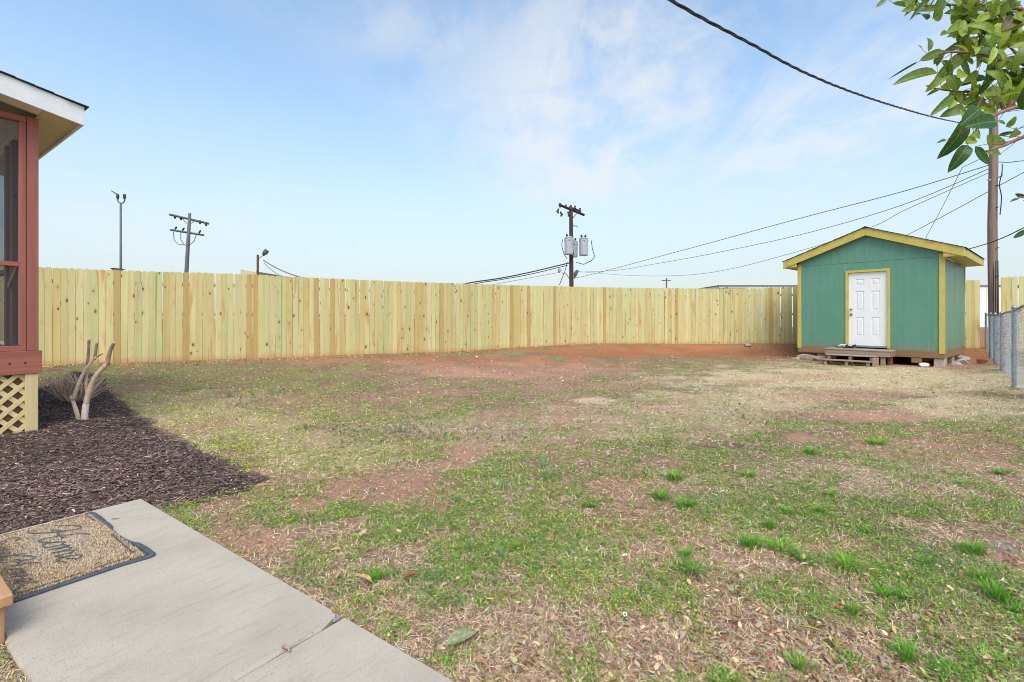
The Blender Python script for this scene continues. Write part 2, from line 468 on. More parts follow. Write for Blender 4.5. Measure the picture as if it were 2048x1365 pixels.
cc = t.mix(1.0, oi.outputs['Color'], t.mix(t.ramp(n_, 0.3, 0.7), (0.72, 0.75, 0.7, 1), (1.22, 1.18, 1.1, 1)), 'MULTIPLY')
cc = t.mix(t.math('MULTIPLY', t.math('MAXIMUM', mid_, t.math('MULTIPLY', side_, 0.35)), 0.45), cc, (0.42, 0.52, 0.14, 1))
cc = t.mix(t.math('MULTIPLY', t.ramp(n2_, 0.64, 0.72), 0.5), cc, (0.20, 0.13, 0.04, 1))
t.l(cc, b.inputs['Base Color']); b.inputs['Roughness'].default_value = 0.36; b.inputs['Specular IOR Level'].default_value = 0.4
bump(t, b, mid_, 0.2, 0.02)
tr = t.n('BsdfTranslucent'); t.l(cc, tr.inputs[0]); mx = t.n('MixShader'); mx.inputs[0].default_value = 0.45
t.l(b.outputs[0], mx.inputs[1]); t.l(tr.outputs[0], mx.inputs[2]); t.l(mx.outputs[0], o.inputs[0])
M['dark_leaf'] = m
M['blade'] = mat_attr('grass_blades', 0.75, 0.30, 0.2)
M['thatch'] = mat_attr('dead_thatch', 0.9, 0.15, 0.1)
M['chip'] = mat_attr('bark_mulch', 0.75, 0.0, 0.35)
M['coir'] = mat_attr('coir_pile', 0.95, 0.1, 0.05)
M['ground'] = mat_attr('soil', 0.95, 0.0, 0.1, 38.0)

# insect screen: half-open dark weave
m, t, b, o = new_mat('insect_screen')
b.inputs['Base Color'].default_value = (0.05, 0.055, 0.065, 1); b.inputs['Roughness'].default_value = 0.6
tr = t.n('BsdfTransparent'); mx = t.n('MixShader'); mx.inputs[0].default_value = 0.60
n_ = t.noise(t.n('TexCoord').outputs['Object'], 2.0, 2)
t.l(t.math('MULTIPLY_ADD', n_, 0.25, 0.20), mx.inputs[0])
t.l(tr.outputs[0], mx.inputs[1]); t.l(b.outputs[0], mx.inputs[2]); t.l(mx.outputs[0], o.inputs[0])
M['screen'] = m

# concrete walk
m, t, b, o = new_mat('walk_concrete')
v = t.n('TexCoord').outputs['Object']
n1 = t.noise(v, 2.2, 5, 0.6); n2 = t.noise(v, 90, 3, 0.7); n3 = t.noise(t.map(v, (3.4, 0.55, 1)), 9, 7, 0.7, 0.5)
n4 = t.noise(t.map(v, (1, 1, 1), (4, 9, 2)), 240, 2, 0.6)
cc = t.mix(t.ramp(n1, 0.3, 0.7), (0.36, 0.30, 0.232, 1), (0.445, 0.378, 0.295, 1))
cc = t.mix(t.math('MULTIPLY', t.ramp(n3, 0.50, 0.68), 0.36), cc, (0.20, 0.165, 0.135, 1))
cc = t.mix(t.math('MULTIPLY', t.ramp(n2, 0.56, 0.66), 0.60), cc, (0.17, 0.15, 0.135, 1))
cc = t.mix(t.math('MULTIPLY', t.ramp(n4, 0.40, 0.62), 0.35), cc, (0.60, 0.55, 0.48, 1))
t.l(cc, b.inputs['Base Color']); b.inputs['Roughness'].default_value = 0.85
bump(t, b, t.math('ADD', n2, n4), 0.25, 0.003)
M['concrete'] = m

# ------------------------------------------------------------------ layout of the place
# fence line: (photo column, depth)
FU = np.array([-560, 88, 500, 820, 1000, 1180, 1300, 1430, 1590, 1780, 1940, 1968], float)
FY = np.array([8.45, 10.1, 11.66, 13.7, 15.3, 17.0, 17.65, 17.8, 17.2, 16.3, 15.65, 15.55])
FX = (FU - CU) * FY / F
RX = np.array([15.74, 16.25, 19.5]); RY = np.array([15.47, 15.35, 14.4])           # the piece past the utility pole
TOP = (np.array([-600, 88, 232, 500, 630, 820, 1000, 1180, 1430, 1500, 1590, 1680, 1940, 1968, 1990, 2048, 2300]),
       np.array([505, 535, 541, 549, 556, 564, 570, 574.5, 578, 577, 574, 571, 561, 560, 556, 553, 545]))
BOT = (np.array([-600, 88, 232, 500, 630, 820, 940, 1000, 1120, 1180, 1430, 1590, 1940, 2048, 2300]),
       np.array([760, 729, 725, 716.5, 713, 706, 701, 698, 691, 688, 687.5, 688, 697, 702, 715]))


def resample(X, Y, step):
    seg = np.hypot(np.diff(X), np.diff(Y)); s = np.concatenate([[0], np.cumsum(seg)])
    q = np.arange(0, s[-1], step)
    return np.interp(q, s, X), np.interp(q, s, Y), q


# smooth the fence corners a little
fx, fy, _ = resample(FX, FY, 0.25)
ker = np.ones(7) / 7
fx2 = np.convolve(np.pad(fx, 3, mode='edge'), ker, 'valid'); fy2 = np.convolve(np.pad(fy, 3, mode='edge'), ker, 'valid')
fx2[0], fy2[0], fx2[-1], fy2[-1] = fx[0], fy[0], fx[-1], fy[-1]
FLX = np.concatenate([fx2, RX]); FLY = np.concatenate([fy2, RY])
FLU = CU + F * FLX / FLY
FLZ = H - (np.interp(FLU, *BOT) - HV) * FLY / F            # ground height along the fence

AX = Vector((-2.573, 3.36, 0))                               # far corner of the concrete walk
ANG = R(-35.4)
dv = Vector((math.cos(ANG), math.sin(ANG), 0)); wv = Vector((-math.sin(ANG), math.cos(ANG), 0))   # along the walk / away from camera
PC = Vector((-5.12, 5.23, 0))                                # porch corner
SA = R(-49.5)
SL = Vector((8.913, 15.04, 0))                               # shed front left corner
se = Vector((math.cos(SA), math.sin(SA), 0)); ss = Vector((-math.sin(SA), math.cos(SA), 0))
CLY = np.array([5.2, 6.9, 8.0, 10.5, 12.0, 13.9, 15.35]); CLU = np.array([2110, 2056, 2028, 2003, 1990, 1981, 1972.0])
CLX = (CLU - CU) * CLY / F

MUL_PX = [(150, 764), (205, 772), (262, 815), (330, 862), (400, 900), (470, 930), (527, 956), (500, 974), (420, 992), (335, 1006)]
MUL = [(G(u, v).x, G(u, v).y) for u, v in MUL_PX]
a0 = AX + dv * 0.05 - wv * 0.03
MUL += [(a0.x, a0.y), ((AX - wv * 0.86).x, (AX - wv * 0.86).y), ((AX - wv * 1.6 - dv * 0.3).x, (AX - wv * 1.6 - dv * 0.3).y),
        ((PC - wv * 2.6).x, (PC - wv * 2.6).y), ((PC - wv * 2.6 - dv * 4).x, (PC - wv * 2.6 - dv * 4).y),
        ((PC - dv * 4 + wv * 1.0).x, (PC - dv * 4 + wv * 1.0).y)]
MUL = np.array(MUL)


def poly_sd(x, y, poly):
    """signed distance to a polygon, positive inside"""
    inside = np.zeros(x.shape, bool); dist = np.full(x.shape, 1e9)
    n = len(poly)
    for i in range(n):
        x1, y1 = poly[i]; x2, y2 = poly[(i + 1) % n]
        c = ((y1 > y) != (y2 > y)) & (x < (x2 - x1) * (y - y1) / (y2 - y1 + 1e-12) + x1)
        inside ^= c
        dx, dy = x2 - x1, y2 - y1
        t_ = np.clip(((x - x1) * dx + (y - y1) * dy) / (dx * dx + dy * dy), 0, 1)
        dist = np.minimum(dist, np.hypot(x - x1 - t_ * dx, y - y1 - t_ * dy))
    return np.where(inside, dist, -dist)


def fence_dist(x, y):
    best = np.full(x.shape, 1e9); zf = np.zeros(x.shape); side = np.ones(x.shape)
    for i in range(len(FLX) - 1):
        dx, dy = FLX[i + 1] - FLX[i], FLY[i + 1] - FLY[i]
        t_ = np.clip(((x - FLX[i]) * dx + (y - FLY[i]) * dy) / (dx * dx + dy * dy), 0, 1)
        px, py = x - FLX[i] - t_ * dx, y - FLY[i] - t_ * dy
        d = np.hypot(px, py); k = d < best
        best = np.where(k, d, best)
        zf = np.where(k, FLZ[i] + t_ * (FLZ[i + 1] - FLZ[i]), zf)
        side = np.where(k, np.sign(dx * py - dy * px), side)
    return best, zf, side            # side > 0 : beyond the fence


def mulch_sd(x, y):
    return poly_sd(x, y, MUL) + (fbm(x * 5, y * 5, 3) - 0.5) * 0.16


def to_local(x, y, o, ang):
    dx, dy = x - o.x, y - o.y; c, s_ = math.cos(ang), math.sin(ang)
    return dx * c + dy * s_, -dx * s_ + dy * c


def terrain(x, y, detail=True):
    x = np.asarray(x, float); y = np.asarray(y, float)
    d, zf, side = fence_dist(x, y)
    wdt = 4.4 - 2.6 * sstep(2.0, 7.0, x)
    rise = np.where(side > 0, 1.0, 1 - sstep(0.0, 1.0, d / wdt))
    z = -0.018 + (zf + 0.018) * rise
    q = np.interp(y, CLY, CLX) - x
    z = z + 0.12 * (1 - sstep(0.0, 1.6, q)) * (1 - rise) * (y > 3) * sstep(3.0, 6.0, y)
    if detail:
        near = sstep(60, 25, np.hypot(x, y))
        z = z + near * ((fbm(x * 0.9, y * 0.9, 3) - 0.5) * 0.05 * sstep(2, 6, y) + (fbm(x * 7, y * 7, 3) - 0.5) * 0.022)
        ms = mulch_sd(x, y)
        lx, ly = to_local(x, y, AX, ANG)
        wd = np.maximum(np.maximum(-lx, lx - 8.0), np.maximum(ly, -0.856 - ly))
        z = z + 0.05 * sstep(0.0, 0.35, ms) * sstep(0.0, 0.8, wd)
        kk_ = sstep(0.0, 0.45, wd)
        z = z * kk_ + np.minimum(z, -0.012) * (1 - kk_)
        z = np.where(wd < -0.03, -0.10, z)
    return z


def tz(x, y): return float(terrain(np.array([x]), np.array([y]))[0])


def pix(x, y, z):
    yy = np.maximum(y, 0.3)
    return CU + F * x / yy, HV + F * (H - z) / yy


# bare-earth patches read off the photograph (column, row, half widths, strength)
DIRT = [(1020, 737, 260, 24, 1.0), (1330, 703, 260, 13, 1.3), (1520, 706, 90, 14, 1.3), (900, 722, 190, 12, 0.8), (640, 722, 140, 10, 0.6),
        (1700, 790, 130, 11, 0.9), (1730, 834, 110, 14, 1.0), (1590, 876, 55, 11, 1.0), (1640, 755, 90, 9, .5), (940, 905, 50, 14, 1.0), (900, 930, 45, 9, .8),
        (760, 975, 120, 34, 1.0), (610, 1012, 50, 20, 0.9), (520, 1088, 75, 36, 1.1), (860, 1005, 45, 20, .6), (2010, 1095, 70, 22, 1.0), (480, 1055, 60, 25, .6),
        (1760, 725, 120, 8, .7), (1930, 715, 50, 26, 1.3), (1120, 900, 80, 12, .5), (1290, 1290, 120, 40, .35), (860, 1260, 90, 40, .4), (1000, 1330, 80, 40, .5),
        (1150, 772, 150, 10, .4), (1260, 940, 60, 8, .4), (1850, 1000, 90, 12, .35)]
STRAW = [(1750, 760, 420, 34, 1.0), (1950, 815, 160, 26, 1.0), (1500, 800, 260, 30, .7), (1190, 803, 48, 6, 1.6), (420, 850, 240, 60, .5), (640, 900, 160, 50, .45),
         (1300, 840, 300, 40, .5), (1000, 860, 220, 40, .35), (1750, 960, 320, 40, .35), (1400, 1110, 300, 60, .3)]
GREEN = [(450, 765, 260, 28, .5), (600, 890, 320, 90, .55), (700, 1060, 260, 60, .35), (1000, 1000, 260, 70, .4), (1180, 1150, 160, 110, .5), (1700, 1000, 300, 60, .2), (1250, 1060, 240, 70, .35),
         (980, 698, 110, 7, .8), (1500, 1000, 300, 60, .25), (1650, 890, 300, 40, .3), (1330, 745, 160, 14, .3), (1950, 900, 150, 60, .3), (620, 1080, 90, 30, .3), (420, 900, 260, 90, .5), (330, 760, 200, 30, .4), (1790, 737, 60, 5, .9), (1860, 738, 60, 5, .8), (1700, 738, 50, 4, .7)]


TUFTS = [(1350, 958, 1.2), (1495, 950, .9), (1500, 1090, 1.0), (1560, 1092, 1.1), (1610, 1118, 1.0), (1690, 1130, 1.0), (1380, 1136, .95), (1370, 1105, .7),
                  (1635, 1018, .9), (1575, 1022, .7), (1945, 1100, 1.1), (1965, 1155, .9), (1995, 1190, 1.0), (1815, 1192, .9), (1768, 1186, .8), (1705, 1222, .8),
                  (1812, 1312, 1.0), (1900, 1345, .85), (1965, 1322, .9), (1442, 1362, .8), (757, 1152, .75), (1755, 886, 1.3), (2005, 944, 1.2), (1320, 992, 1.0),
                  (1372, 1008, .9), (1620, 905, 1.1), (1030, 1092, .7), (1660, 985, .8), (1540, 1052, .8), (1250, 1195, .6), (820, 1050, .6), (1180, 1010, .7), (1850, 1120, .7),
                  (1870, 1010, .8), (2030, 1215, .8), (1640, 1240, .7), (1730, 1060, .7), (1600, 1330, .7)]
GREEN += [(u_, v_ - 3, 34 * (v_ - 637) / 400 + 16, 7 + (v_ - 637) / 40, .55) for (u_, v_, k_) in TUFTS]


def patch(lst, u, v, wob):
    s_ = np.zeros(u.shape)
    for (cu, cv, ru, rv, k) in lst:
        r = np.hypot((u - cu) / ru, (v - cv) / rv)
        s_ = np.maximum(s_, k * sstep(1.35, 0.45, r + (wob - 0.5) * 1.5))
    return s_


def masks(x, y, z):
    u, v = pix(x, y, z)
    wob = fbm(x * 2.3 + 5, y * 2.3, 4)
    d, zf, side = fence_dist(x, y)
    dirt = patch(DIRT, u, v, wob)
    dirt = np.maximum(dirt, sstep(0.75, 0.25, d + (wob - 0.5) * 0.9))
    sx, sy = to_local(x, y, SL, SA)
    dirt = np.maximum(dirt, ((sx > -0.2) & (sx < 3.6) & (sy > -0.25)) * 1.0)
    dirt = np.maximum(dirt, sstep(0.56, 0.76, fbm(x * 1.1 + 40, y * 1.1 + 3, 4)) * 0.55 * (v > 760))
    straw = patch(STRAW, u, v, wob)
    green = patch(GREEN, u, v, fbm(x * 3 + 9, y * 3, 3))
    g = fbm(x * 3.1 + 31, y * 3.1 - 12, 5)
    g2 = fbm(x * 8 + 3, y * 8 + 8, 3)
    gd = np.clip(sstep(0.355, 0.59, g * 0.72 + g2 * 0.28 + green * 0.17 - 0.02 - 0.05 * sstep(1080, 1300, v)), 0, 1)
    gd = gd * (1 - 0.35 * sstep(1350, 1800, u) * sstep(1120, 1260, v)) * (1 - 0.85 * sstep(200, 60, u) * sstep(1200, 1260, v))
    gd = gd * 0.86 * (1 - np.clip(straw, 0, 1) * 0.62) * (1 - np.clip(dirt, 0, 1) * 0.93)
    return dict(u=u, v=v, dirt=np.clip(dirt, 0, 1.3), straw=np.clip(straw, 0, 1.6), green=gd, d=d, side=side)


def keep_lawn(x, y):
    lx, ly = to_local(x, y, AX, ANG)
    on_walk = (lx > -0.01) & (lx < 8) & (ly > -0.866) & (ly < 0.01)
    sx, sy = to_local(x, y, SL, SA)
    in_shed = (sx > 0.1) & (sx < 3.3) & (sy > 0.1) & (sy < 3.5)
    qx, qy = to_local(x, y, PC, ANG)
    in_porch = (qx < 0) & (qy < 0) & (qy > -2.6)
    return ~on_walk & ~in_shed & ~in_porch


# ------------------------------------------------------------------ ground sheet
def axis_vals(parts):
    return np.unique(np.round(np.concatenate([np.arange(a, b, s_) for a, b, s_ in parts]), 4))
gx = axis_vals([(-900, -100, 100), (-100, -24, 6), (-24, -12, 0.5), (-12, -6, 0.09), (-6, 6, 0.055), (6, 18, 0.09), (18, 24, 0.5), (24, 100, 6), (100, 901, 100)])
gy = axis_vals([(-300, -20, 40), (-20, -2, 1.0), (-2, 1.2, 0.2), (1.2, 6, 0.045), (6, 11, 0.07), (11, 19, 0.10), (19, 30, 0.5), (30, 100, 6), (100, 1400, 100)])
XX, YY = np.meshgrid(gx, gy)
ZZ = terrain(XX, YY)
far = np.hypot(XX, YY) > 40
ZZ = np.where(far, np.where(YY > 20, 0.2, -0.02), ZZ)
mk = masks(XX, YY, ZZ)
ms = mulch_sd(XX, YY)
clay = np.array([0.34, 0.145, 0.07]); clay2 = np.array([0.36, 0.205, 0.14]); soil = np.array([0.25, 0.16, 0.105]); strawc = np.array([0.58, 0.46, 0.28])
greenc = np.array([0.22, 0.24, 0.085]); mulc = np.array([0.05, 0.034, 0.03]); greyd = np.array([0.26, 0.20, 0.17])
n5 = fbm(XX * 1.7, YY * 1.7, 4)[..., None]
orange = sstep(745, 705, mk['v'])[..., None]
claym = clay2 * (1 - orange) + clay * orange
claym = claym * (0.75 + 0.5 * n5)
C = soil * (0.7 + 0.6 * n5)
C = C * (1 - mk['green'][..., None] * 0.6) + greenc * mk['green'][..., None] * 0.6
sw = np.clip(mk['straw'], 0, 1)[..., None] * 0.75
C = C * (1 - sw) + strawc * sw
dw = np.clip(mk['dirt'], 0, 1)[..., None]
C = C * (1 - dw) + claym * dw
gr = sstep(1.0, 0.2, np.hypot((mk['u'] - 2010) / 90, (mk['v'] - 1095) / 30))[..., None]
C = C * (1 - gr) + greyd * gr
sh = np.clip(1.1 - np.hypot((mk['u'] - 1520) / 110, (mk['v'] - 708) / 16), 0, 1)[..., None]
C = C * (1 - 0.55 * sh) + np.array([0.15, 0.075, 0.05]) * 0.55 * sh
mw = sstep(-0.02, 0.06, ms)[..., None]
C = C * (1 - mw) + mulc * mw
ny, nx = XX.shape
idx = np.arange(nx * ny).reshape(ny, nx)
quads = np.stack([idx[:-1, :-1], idx[:-1, 1:], idx[1:, 1:], idx[1:, :-1]], -1).reshape(-1, 4)
V = np.stack([XX, YY, ZZ], -1).reshape(-1, 3)
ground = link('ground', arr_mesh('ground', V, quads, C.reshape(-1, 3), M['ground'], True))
tag(ground, 'patchy lawn soil with bare red clay along the fence', None, None, 'structure')

# ------------------------------------------------------------------ lawn: thatch, weeds, blades
def sample_lawn(n, vlo=672, vhi=1500, ulo=-420, uhi=2470):
    u = rng.uniform(ulo, uhi, n); v = rng.uniform(vlo, vhi, n)
    Y = F * (H + 0.0) / (v - HV)
    # a gentle rise towards the fence: solve again with the terrain height
    for _ in range(2):
        x = (u - CU) * Y / F
        z = terrain(x, Y, False)
        Y = np.clip(F * (H - z) / (v - HV), 0.9, 25)
    x = (u - CU) * Y / F
    d, zf, side = fence_dist(x, Y)
    k = (side < 0) & (d > 0.05) & keep_lawn(x, Y)
    q = np.interp(Y, CLY, CLX) - x
    k &= (q > -2.5)
    return x[k], Y[k]


def rot2(a): return np.cos(a), np.sin(a)


def strips(x, y, z, ang, L, W, lift, colr, curl=0.3):
    """flat lying blades: 5 vertices, 3 triangles each"""
    n = len(x); c, s_ = rot2(ang)
    V = np.zeros((n, 5, 3))
    def put(i, along, across, h):
        V[:, i, 0] = x + c * along - s_ * across
        V[:, i, 1] = y + s_ * along + c * across
        V[:, i, 2] = z + h
    put(0, -L / 2, -W / 2, 0.002); put(1, -L / 2, W / 2, 0.002)
    bend = rng.normal(0, curl, n) * L * 0.5
    put(2, 0, bend - W / 2, lift); put(3, 0, bend + W / 2, lift + W * rng.uniform(-.5, .5, n))
    put(4, L / 2, bend * 0.3, lift * rng.uniform(-0.2, 1.6, n) + 0.003)
    T = np.array([[0, 2, 3], [0, 3, 1], [2, 4, 3]])
    Ti = (T[None] + (np.arange(n) * 5)[:, None, None]).reshape(-1, 3)
    return V.reshape(-1, 3), Ti, np.repeat(colr, 5, 0)


def stand(x, y, z, ang, lean, hgt, W, colr):
    """upright leaning blades: 5 vertices, 3 triangles each"""
    n = len(x); c, s_ = rot2(ang)
    V = np.zeros((n, 5, 3))
    def put(i, along, across, h):
        V[:, i, 0] = x + c * along - s_ * across
        V[:, i, 1] = y + s_ * along + c * across
        V[:, i, 2] = z + h
    put(0, 0, -W / 2, -0.004); put(1, 0, W / 2, -0.004)
    put(2, lean * 0.4, -W * 0.4, hgt * 0.62); put(3, lean * 0.4, W * 0.4, hgt * 0.62)
    put(4, lean, 0, hgt)
    T = np.array([[0, 1, 3], [0, 3, 2], [2, 3, 4]])
    Ti = (T[None] + (np.arange(n) * 5)[:, None, None]).reshape(-1, 3)
    return V.reshape(-1, 3), Ti, np.repeat(colr, 5, 0)


def leaflets(x, y, z, ang, L, W, tilt, colr):
    """small weed leaves: 4 vertices, 2 triangles each, folded on the midrib"""
    n = len(x); c, s_ = rot2(ang)
    V = np.zeros((n, 4, 3))
    def put(i, along, across, h):
        V[:, i, 0] = x + c * along - s_ * across
        V[:, i, 1] = y + s_ * along + c * across
        V[:, i, 2] = z + h
    put(0, 0, 0, 0); put(1, L * 0.55, -W / 2, L * 0.55 * tilt + W * 0.15)
    put(2, L, 0, L * tilt * 0.8); put(3, L * 0.55, W / 2, L * 0.55 * tilt + W * 0.15)
    T = np.array([[0, 1, 2], [0, 2, 3]])
    Ti = (T[None] + (np.arange(n) * 4)[:, None, None]).reshape(-1, 3)
    return V.reshape(-1, 3), Ti, np.repeat(colr, 4, 0)


def jitter(c, n, amt=0.25, hue=0.08):
    k = np.exp(rng.normal(0, amt, (n, 1)))
    return np.clip(np.asarray(c)[None] * k * (1 + rng.normal(0, hue, (n, 3))), 0.005, 0.95)


# dead thatch
x, y = sample_lawn(330000)
z = terrain(x, y); mk = masks(x, y, z); ms = mulch_sd(x, y)
pr = (0.92 - 0.14 * mk['green'] + 0.5 * mk['straw']) * (1 - np.clip(mk['dirt'], 0, 1) * 0.86)
k = (rng.random(len(x)) < pr) & (ms < 0.0)
x, y, z = x[k], y[k], z[k]; mk = {a: b_[k] for a, b_ in mk.items()}
n = len(x)
s_ = np.clip(y / 3.0, 0.75, 4.0)
pinkish = jitter((0.58, 0.385, 0.27), n, 0.38); tan = jitter((0.80, 0.64, 0.42), n, 0.26); grey = jitter((0.32, 0.205, 0.145), n, 0.4)
sel = rng.random(n)
strawk = np.clip(mk['straw'], 0, 1)
cc = np.where((sel < 0.30 + 0.6 * strawk)[:, None], tan, np.where((sel < 0.78)[:, None], pinkish, grey))
yelk = (sstep(1100, 450, mk['u']) * sstep(1040, 900, mk['v']) * 0.8)[:, None]
cc = cc * (1 - yelk) + cc * np.array([1.0, 1.12, 0.72]) * yelk
white = (mk['straw'] > 1.1) & (rng.random(n) < 0.8)
cc = np.where(white[:, None], jitter((0.66, 0.58, 0.44), n, 0.12), cc)
V, T, CC = strips(x, y, z, rng.uniform(0, 6.283, n), rng.uniform(0.020, 0.070, n) * s_ ** 0.35, rng.uniform(0.0018, 0.0038, n) * s_ ** 0.85,
                  np.abs(rng.normal(0.006, 0.006, n)), cc)
th = link('dead_grass', arr_mesh('dead_grass', V, T, CC, M['thatch']))
tag(th, 'dry tan dead grass lying matted over the lawn', 'dead grass', None, 'stuff')

# low green weeds in clumps
cx, cy = sample_lawn(100000)
cz = terrain(cx, cy); mk = masks(cx, cy, cz); ms = mulch_sd(cx, cy)
k = (rng.random(len(cx)) < mk['green'] * 0.92 + 0.02) & ((ms < 0.01) | (rng.random(len(cx)) < 0.03 * sstep(.45, .62, fbm(cx * 1.4 + 3, cy * 1.4, 3))))
cx, cy = cx[k], cy[k]
vv = mk['v'][k]; uu = mk['u'][k]
kind_ = fbm(cx * 3.0 + 70, cy * 3.0, 3)
rep = 8
x = np.repeat(cx, rep); y = np.repeat(cy, rep); n = len(x)
sc_ = np.clip(y / 3.0, 0.7, 3.6)
r_ = np.abs(rng.normal(0, 0.018, n)) * sc_ ** 0.8; a_ = rng.uniform(0, 6.283, n)
x = x + np.cos(a_) * r_; y = y + np.sin(a_) * r_
k = keep_lawn(x, y); x, y, sc_, a_ = x[k], y[k], sc_[k], a_[k]
kd = np.repeat(kind_, rep)[k]; vv = np.repeat(vv, rep)[k]; uu = np.repeat(uu, rep)[k]
n = len(x); z = terrain(x, y) + np.abs(rng.normal(0.010, 0.009, n))
yel = np.clip(sstep(1150, 500, uu) * sstep(1060, 900, vv) + sstep(0.55, 0.7, kd) * 0.6, 0, 1)
g1 = jitter((0.23, 0.37, 0.065), n, 0.38); g2 = jitter((0.43, 0.46, 0.10), n, 0.35)
cc = np.where((rng.random(n) < yel * 0.8)[:, None], g2, g1)
blue = sstep(0.40, 0.30, kd) * 0.5
cc = np.where((rng.random(n) < blue)[:, None], jitter((0.19, 0.29, 0.13), n, 0.3), cc)
V, T, CC = leaflets(x, y, z, a_ + rng.normal(0, 0.8, n), rng.uniform(0.008, 0.019, n) * sc_ ** 0.6, rng.uniform(0.005, 0.011, n) * sc_ ** 0.65,
                    rng.normal(0.25, 0.35, n), cc)
wd = link('lawn_weeds', arr_mesh('lawn_weeds', V, T, CC, M['blade']))
tag(wd, 'low green weeds and clover growing through the lawn', 'weeds', None, 'stuff')

# thin upright grass
x, y = sample_lawn(130000)
z = terrain(x, y); mk = masks(x, y, z); ms = mulch_sd(x, y)
k = (rng.random(len(x)) < mk['green'] * 0.75 + 0.08 * (1 - np.clip(mk['dirt'], 0, 1))) & (ms < 0.0)
x, y, z, uu, vv, st = x[k], y[k], z[k], mk['u'][k], mk['v'][k], mk['straw'][k]; n = len(x)
s_ = np.clip(y / 3.0, 0.75, 3.5)
yel = np.clip(sstep(1150, 500, uu) * sstep(1060, 900, vv), 0, 1)
cc = np.where((rng.random(n) < 0.25 + yel * 0.5)[:, None], jitter((0.42, 0.41, 0.12), n, 0.25), jitter((0.19, 0.30, 0.06), n, 0.3))
cc = np.where((rng.random(n) < 0.15 + 0.5 * np.clip(st, 0, 1))[:, None], jitter((0.66, 0.54, 0.31), n, 0.2), cc)
V, T, CC = stand(x, y, z, rng.uniform(0, 6.283, n), rng.normal(0, 0.022, n), rng.uniform(0.012, 0.042, n) * s_ ** 0.2, rng.uniform(0.0025, 0.0045, n) * s_ ** 0.8, cc)
gb = link('lawn_grass', arr_mesh('lawn_grass', V, T, CC, M['blade']))
tag(gb, 'short sparse green grass blades of the lawn', 'grass', None, 'stuff')

# small purple-grey weeds in the middle distance
cx, cy = sample_lawn(30000, 725, 900)
cz = terrain(cx, cy); mk = masks(cx, cy, cz); ms = mulch_sd(cx, cy)
pm = fbm(cx * 1.3 + 12, cy * 1.3 + 55, 4)
k = (rng.random(len(cx)) < sstep(0.50, 0.66, pm) * 0.55 * (1 - np.clip(mk['dirt'], 0, 1) * .7)) & (mk['u'] > 450) & (mk['u'] < 1500) & (ms < -.1)
x, y, z = cx[k], cy[k], cz[k]; n = len(x)
V, T, CC = leaflets(x, y, z + 0.015, rng.uniform(0, 6.283, n), rng.uniform(0.03, 0.05, n), rng.uniform(0.015, 0.03, n), rng.normal(0.3, 0.4, n), jitter((0.25, 0.19, 0.20), n, 0.25))
pw = link('purple_weeds', arr_mesh('purple_weeds', V, T, CC, M['blade']))
tag(pw, 'sparse purplish low weeds in the middle of the lawn', 'weeds', None, 'stuff')

# red clay clods along the fence and on the bare patches
x, y = sample_lawn(60000, 685, 1130)
z = terrain(x, y); mk = masks(x, y, z)
k = (rng.random(len(x)) < np.clip(mk['dirt'], 0, 1) * 0.5)
x, y, z, vv = x[k], y[k], z[k], mk['v'][k]; n = len(x)
rad = rng.uniform(0.004, 0.012, n) * np.clip(y / 4, 0.8, 3.0)
base = np.array([[1, 0, 0], [0, 1, 0], [-1, 0, 0], [0, -1, 0], [0, 0, 0.9]])
V = base[None] * rad[:, None, None] * rng.uniform(0.6, 1.4, (n, 5, 1))
aa = rng.uniform(0, 6.283, n); ca, sa_ = np.cos(aa)[:, None], np.sin(aa)[:, None]
V = np.stack([V[..., 0] * ca - V[..., 1] * sa_, V[..., 0] * sa_ + V[..., 1] * ca, V[..., 2]], -1) + np.stack([x, y, z], -1)[:, None]
T = np.array([[0, 1, 4], [1, 2, 4], [2, 3, 4], [3, 0, 4]])
T = (T[None] + (np.arange(n) * 5)[:, None, None]).reshape(-1, 3)
og = sstep(745, 705, vv)[:, None]
cc = jitter((0.42, 0.25, 0.175), n, 0.35) * (1 - og) + jitter((0.36, 0.16, 0.08), n, 0.25) * og
pale = rng.random(n) < 0.05
cc = np.where(pale[:, None], jitter((0.55, 0.48, 0.40), n, .15), cc)
cl_ = link('clay_clods', arr_mesh('clay_clods', V.reshape(-1, 3), T, np.repeat(cc, 5, 0), M['thatch']))
tag(cl_, 'loose red clay crumbs on the bare patches', 'clay', None, 'stuff')

# bark mulch
n0 = 95000
u = rng.uniform(-300, 560, n0); v = rng.uniform(755, 1180, n0)
Y = F * (H - 0.03) / (v - HV); X = (u - CU) * Y / F
ms = mulch_sd(X, Y)
k = (ms > -0.03) & keep_lawn(X, Y); X, Y = X[k], Y[k]; n = len(X)
Z = terrain(X, Y)
L = rng.uniform(0.010, 0.034, n) + 0.045 * (rng.random(n) < .22) * rng.random(n); W = rng.uniform(0.004, 0.012, n); a_ = rng.uniform(0, 6.283, n)
c, s_ = rot2(a_); tl = rng.normal(0, 0.22, n); lift = np.abs(rng.normal(0.006, 0.007, n))
V = np.zeros((n, 6, 3))
for i, (al, ac, hh) in enumerate([(-.5, -.5, 0), (-.5, .0, .35), (-.5, .5, 0), (.5, -.4, 0), (.5, 0, .3), (.5, .4, 0)]):
    V[:, i, 0] = X + c * al * L - s_ * ac * W; V[:, i, 1] = Y + s_ * al * L + c * ac * W
    V[:, i, 2] = Z + lift + al * L * tl + hh * W
T = np.array([[0, 3, 4], [0, 4, 1], [1, 4, 5], [1, 5, 2]])
T = (T[None] + (np.arange(n) * 6)[:, None, None]).reshape(-1, 3)
sel = rng.random(n)[:, None]
dry = fbm(X * 1.6, Y * 1.6, 3)[:, None]
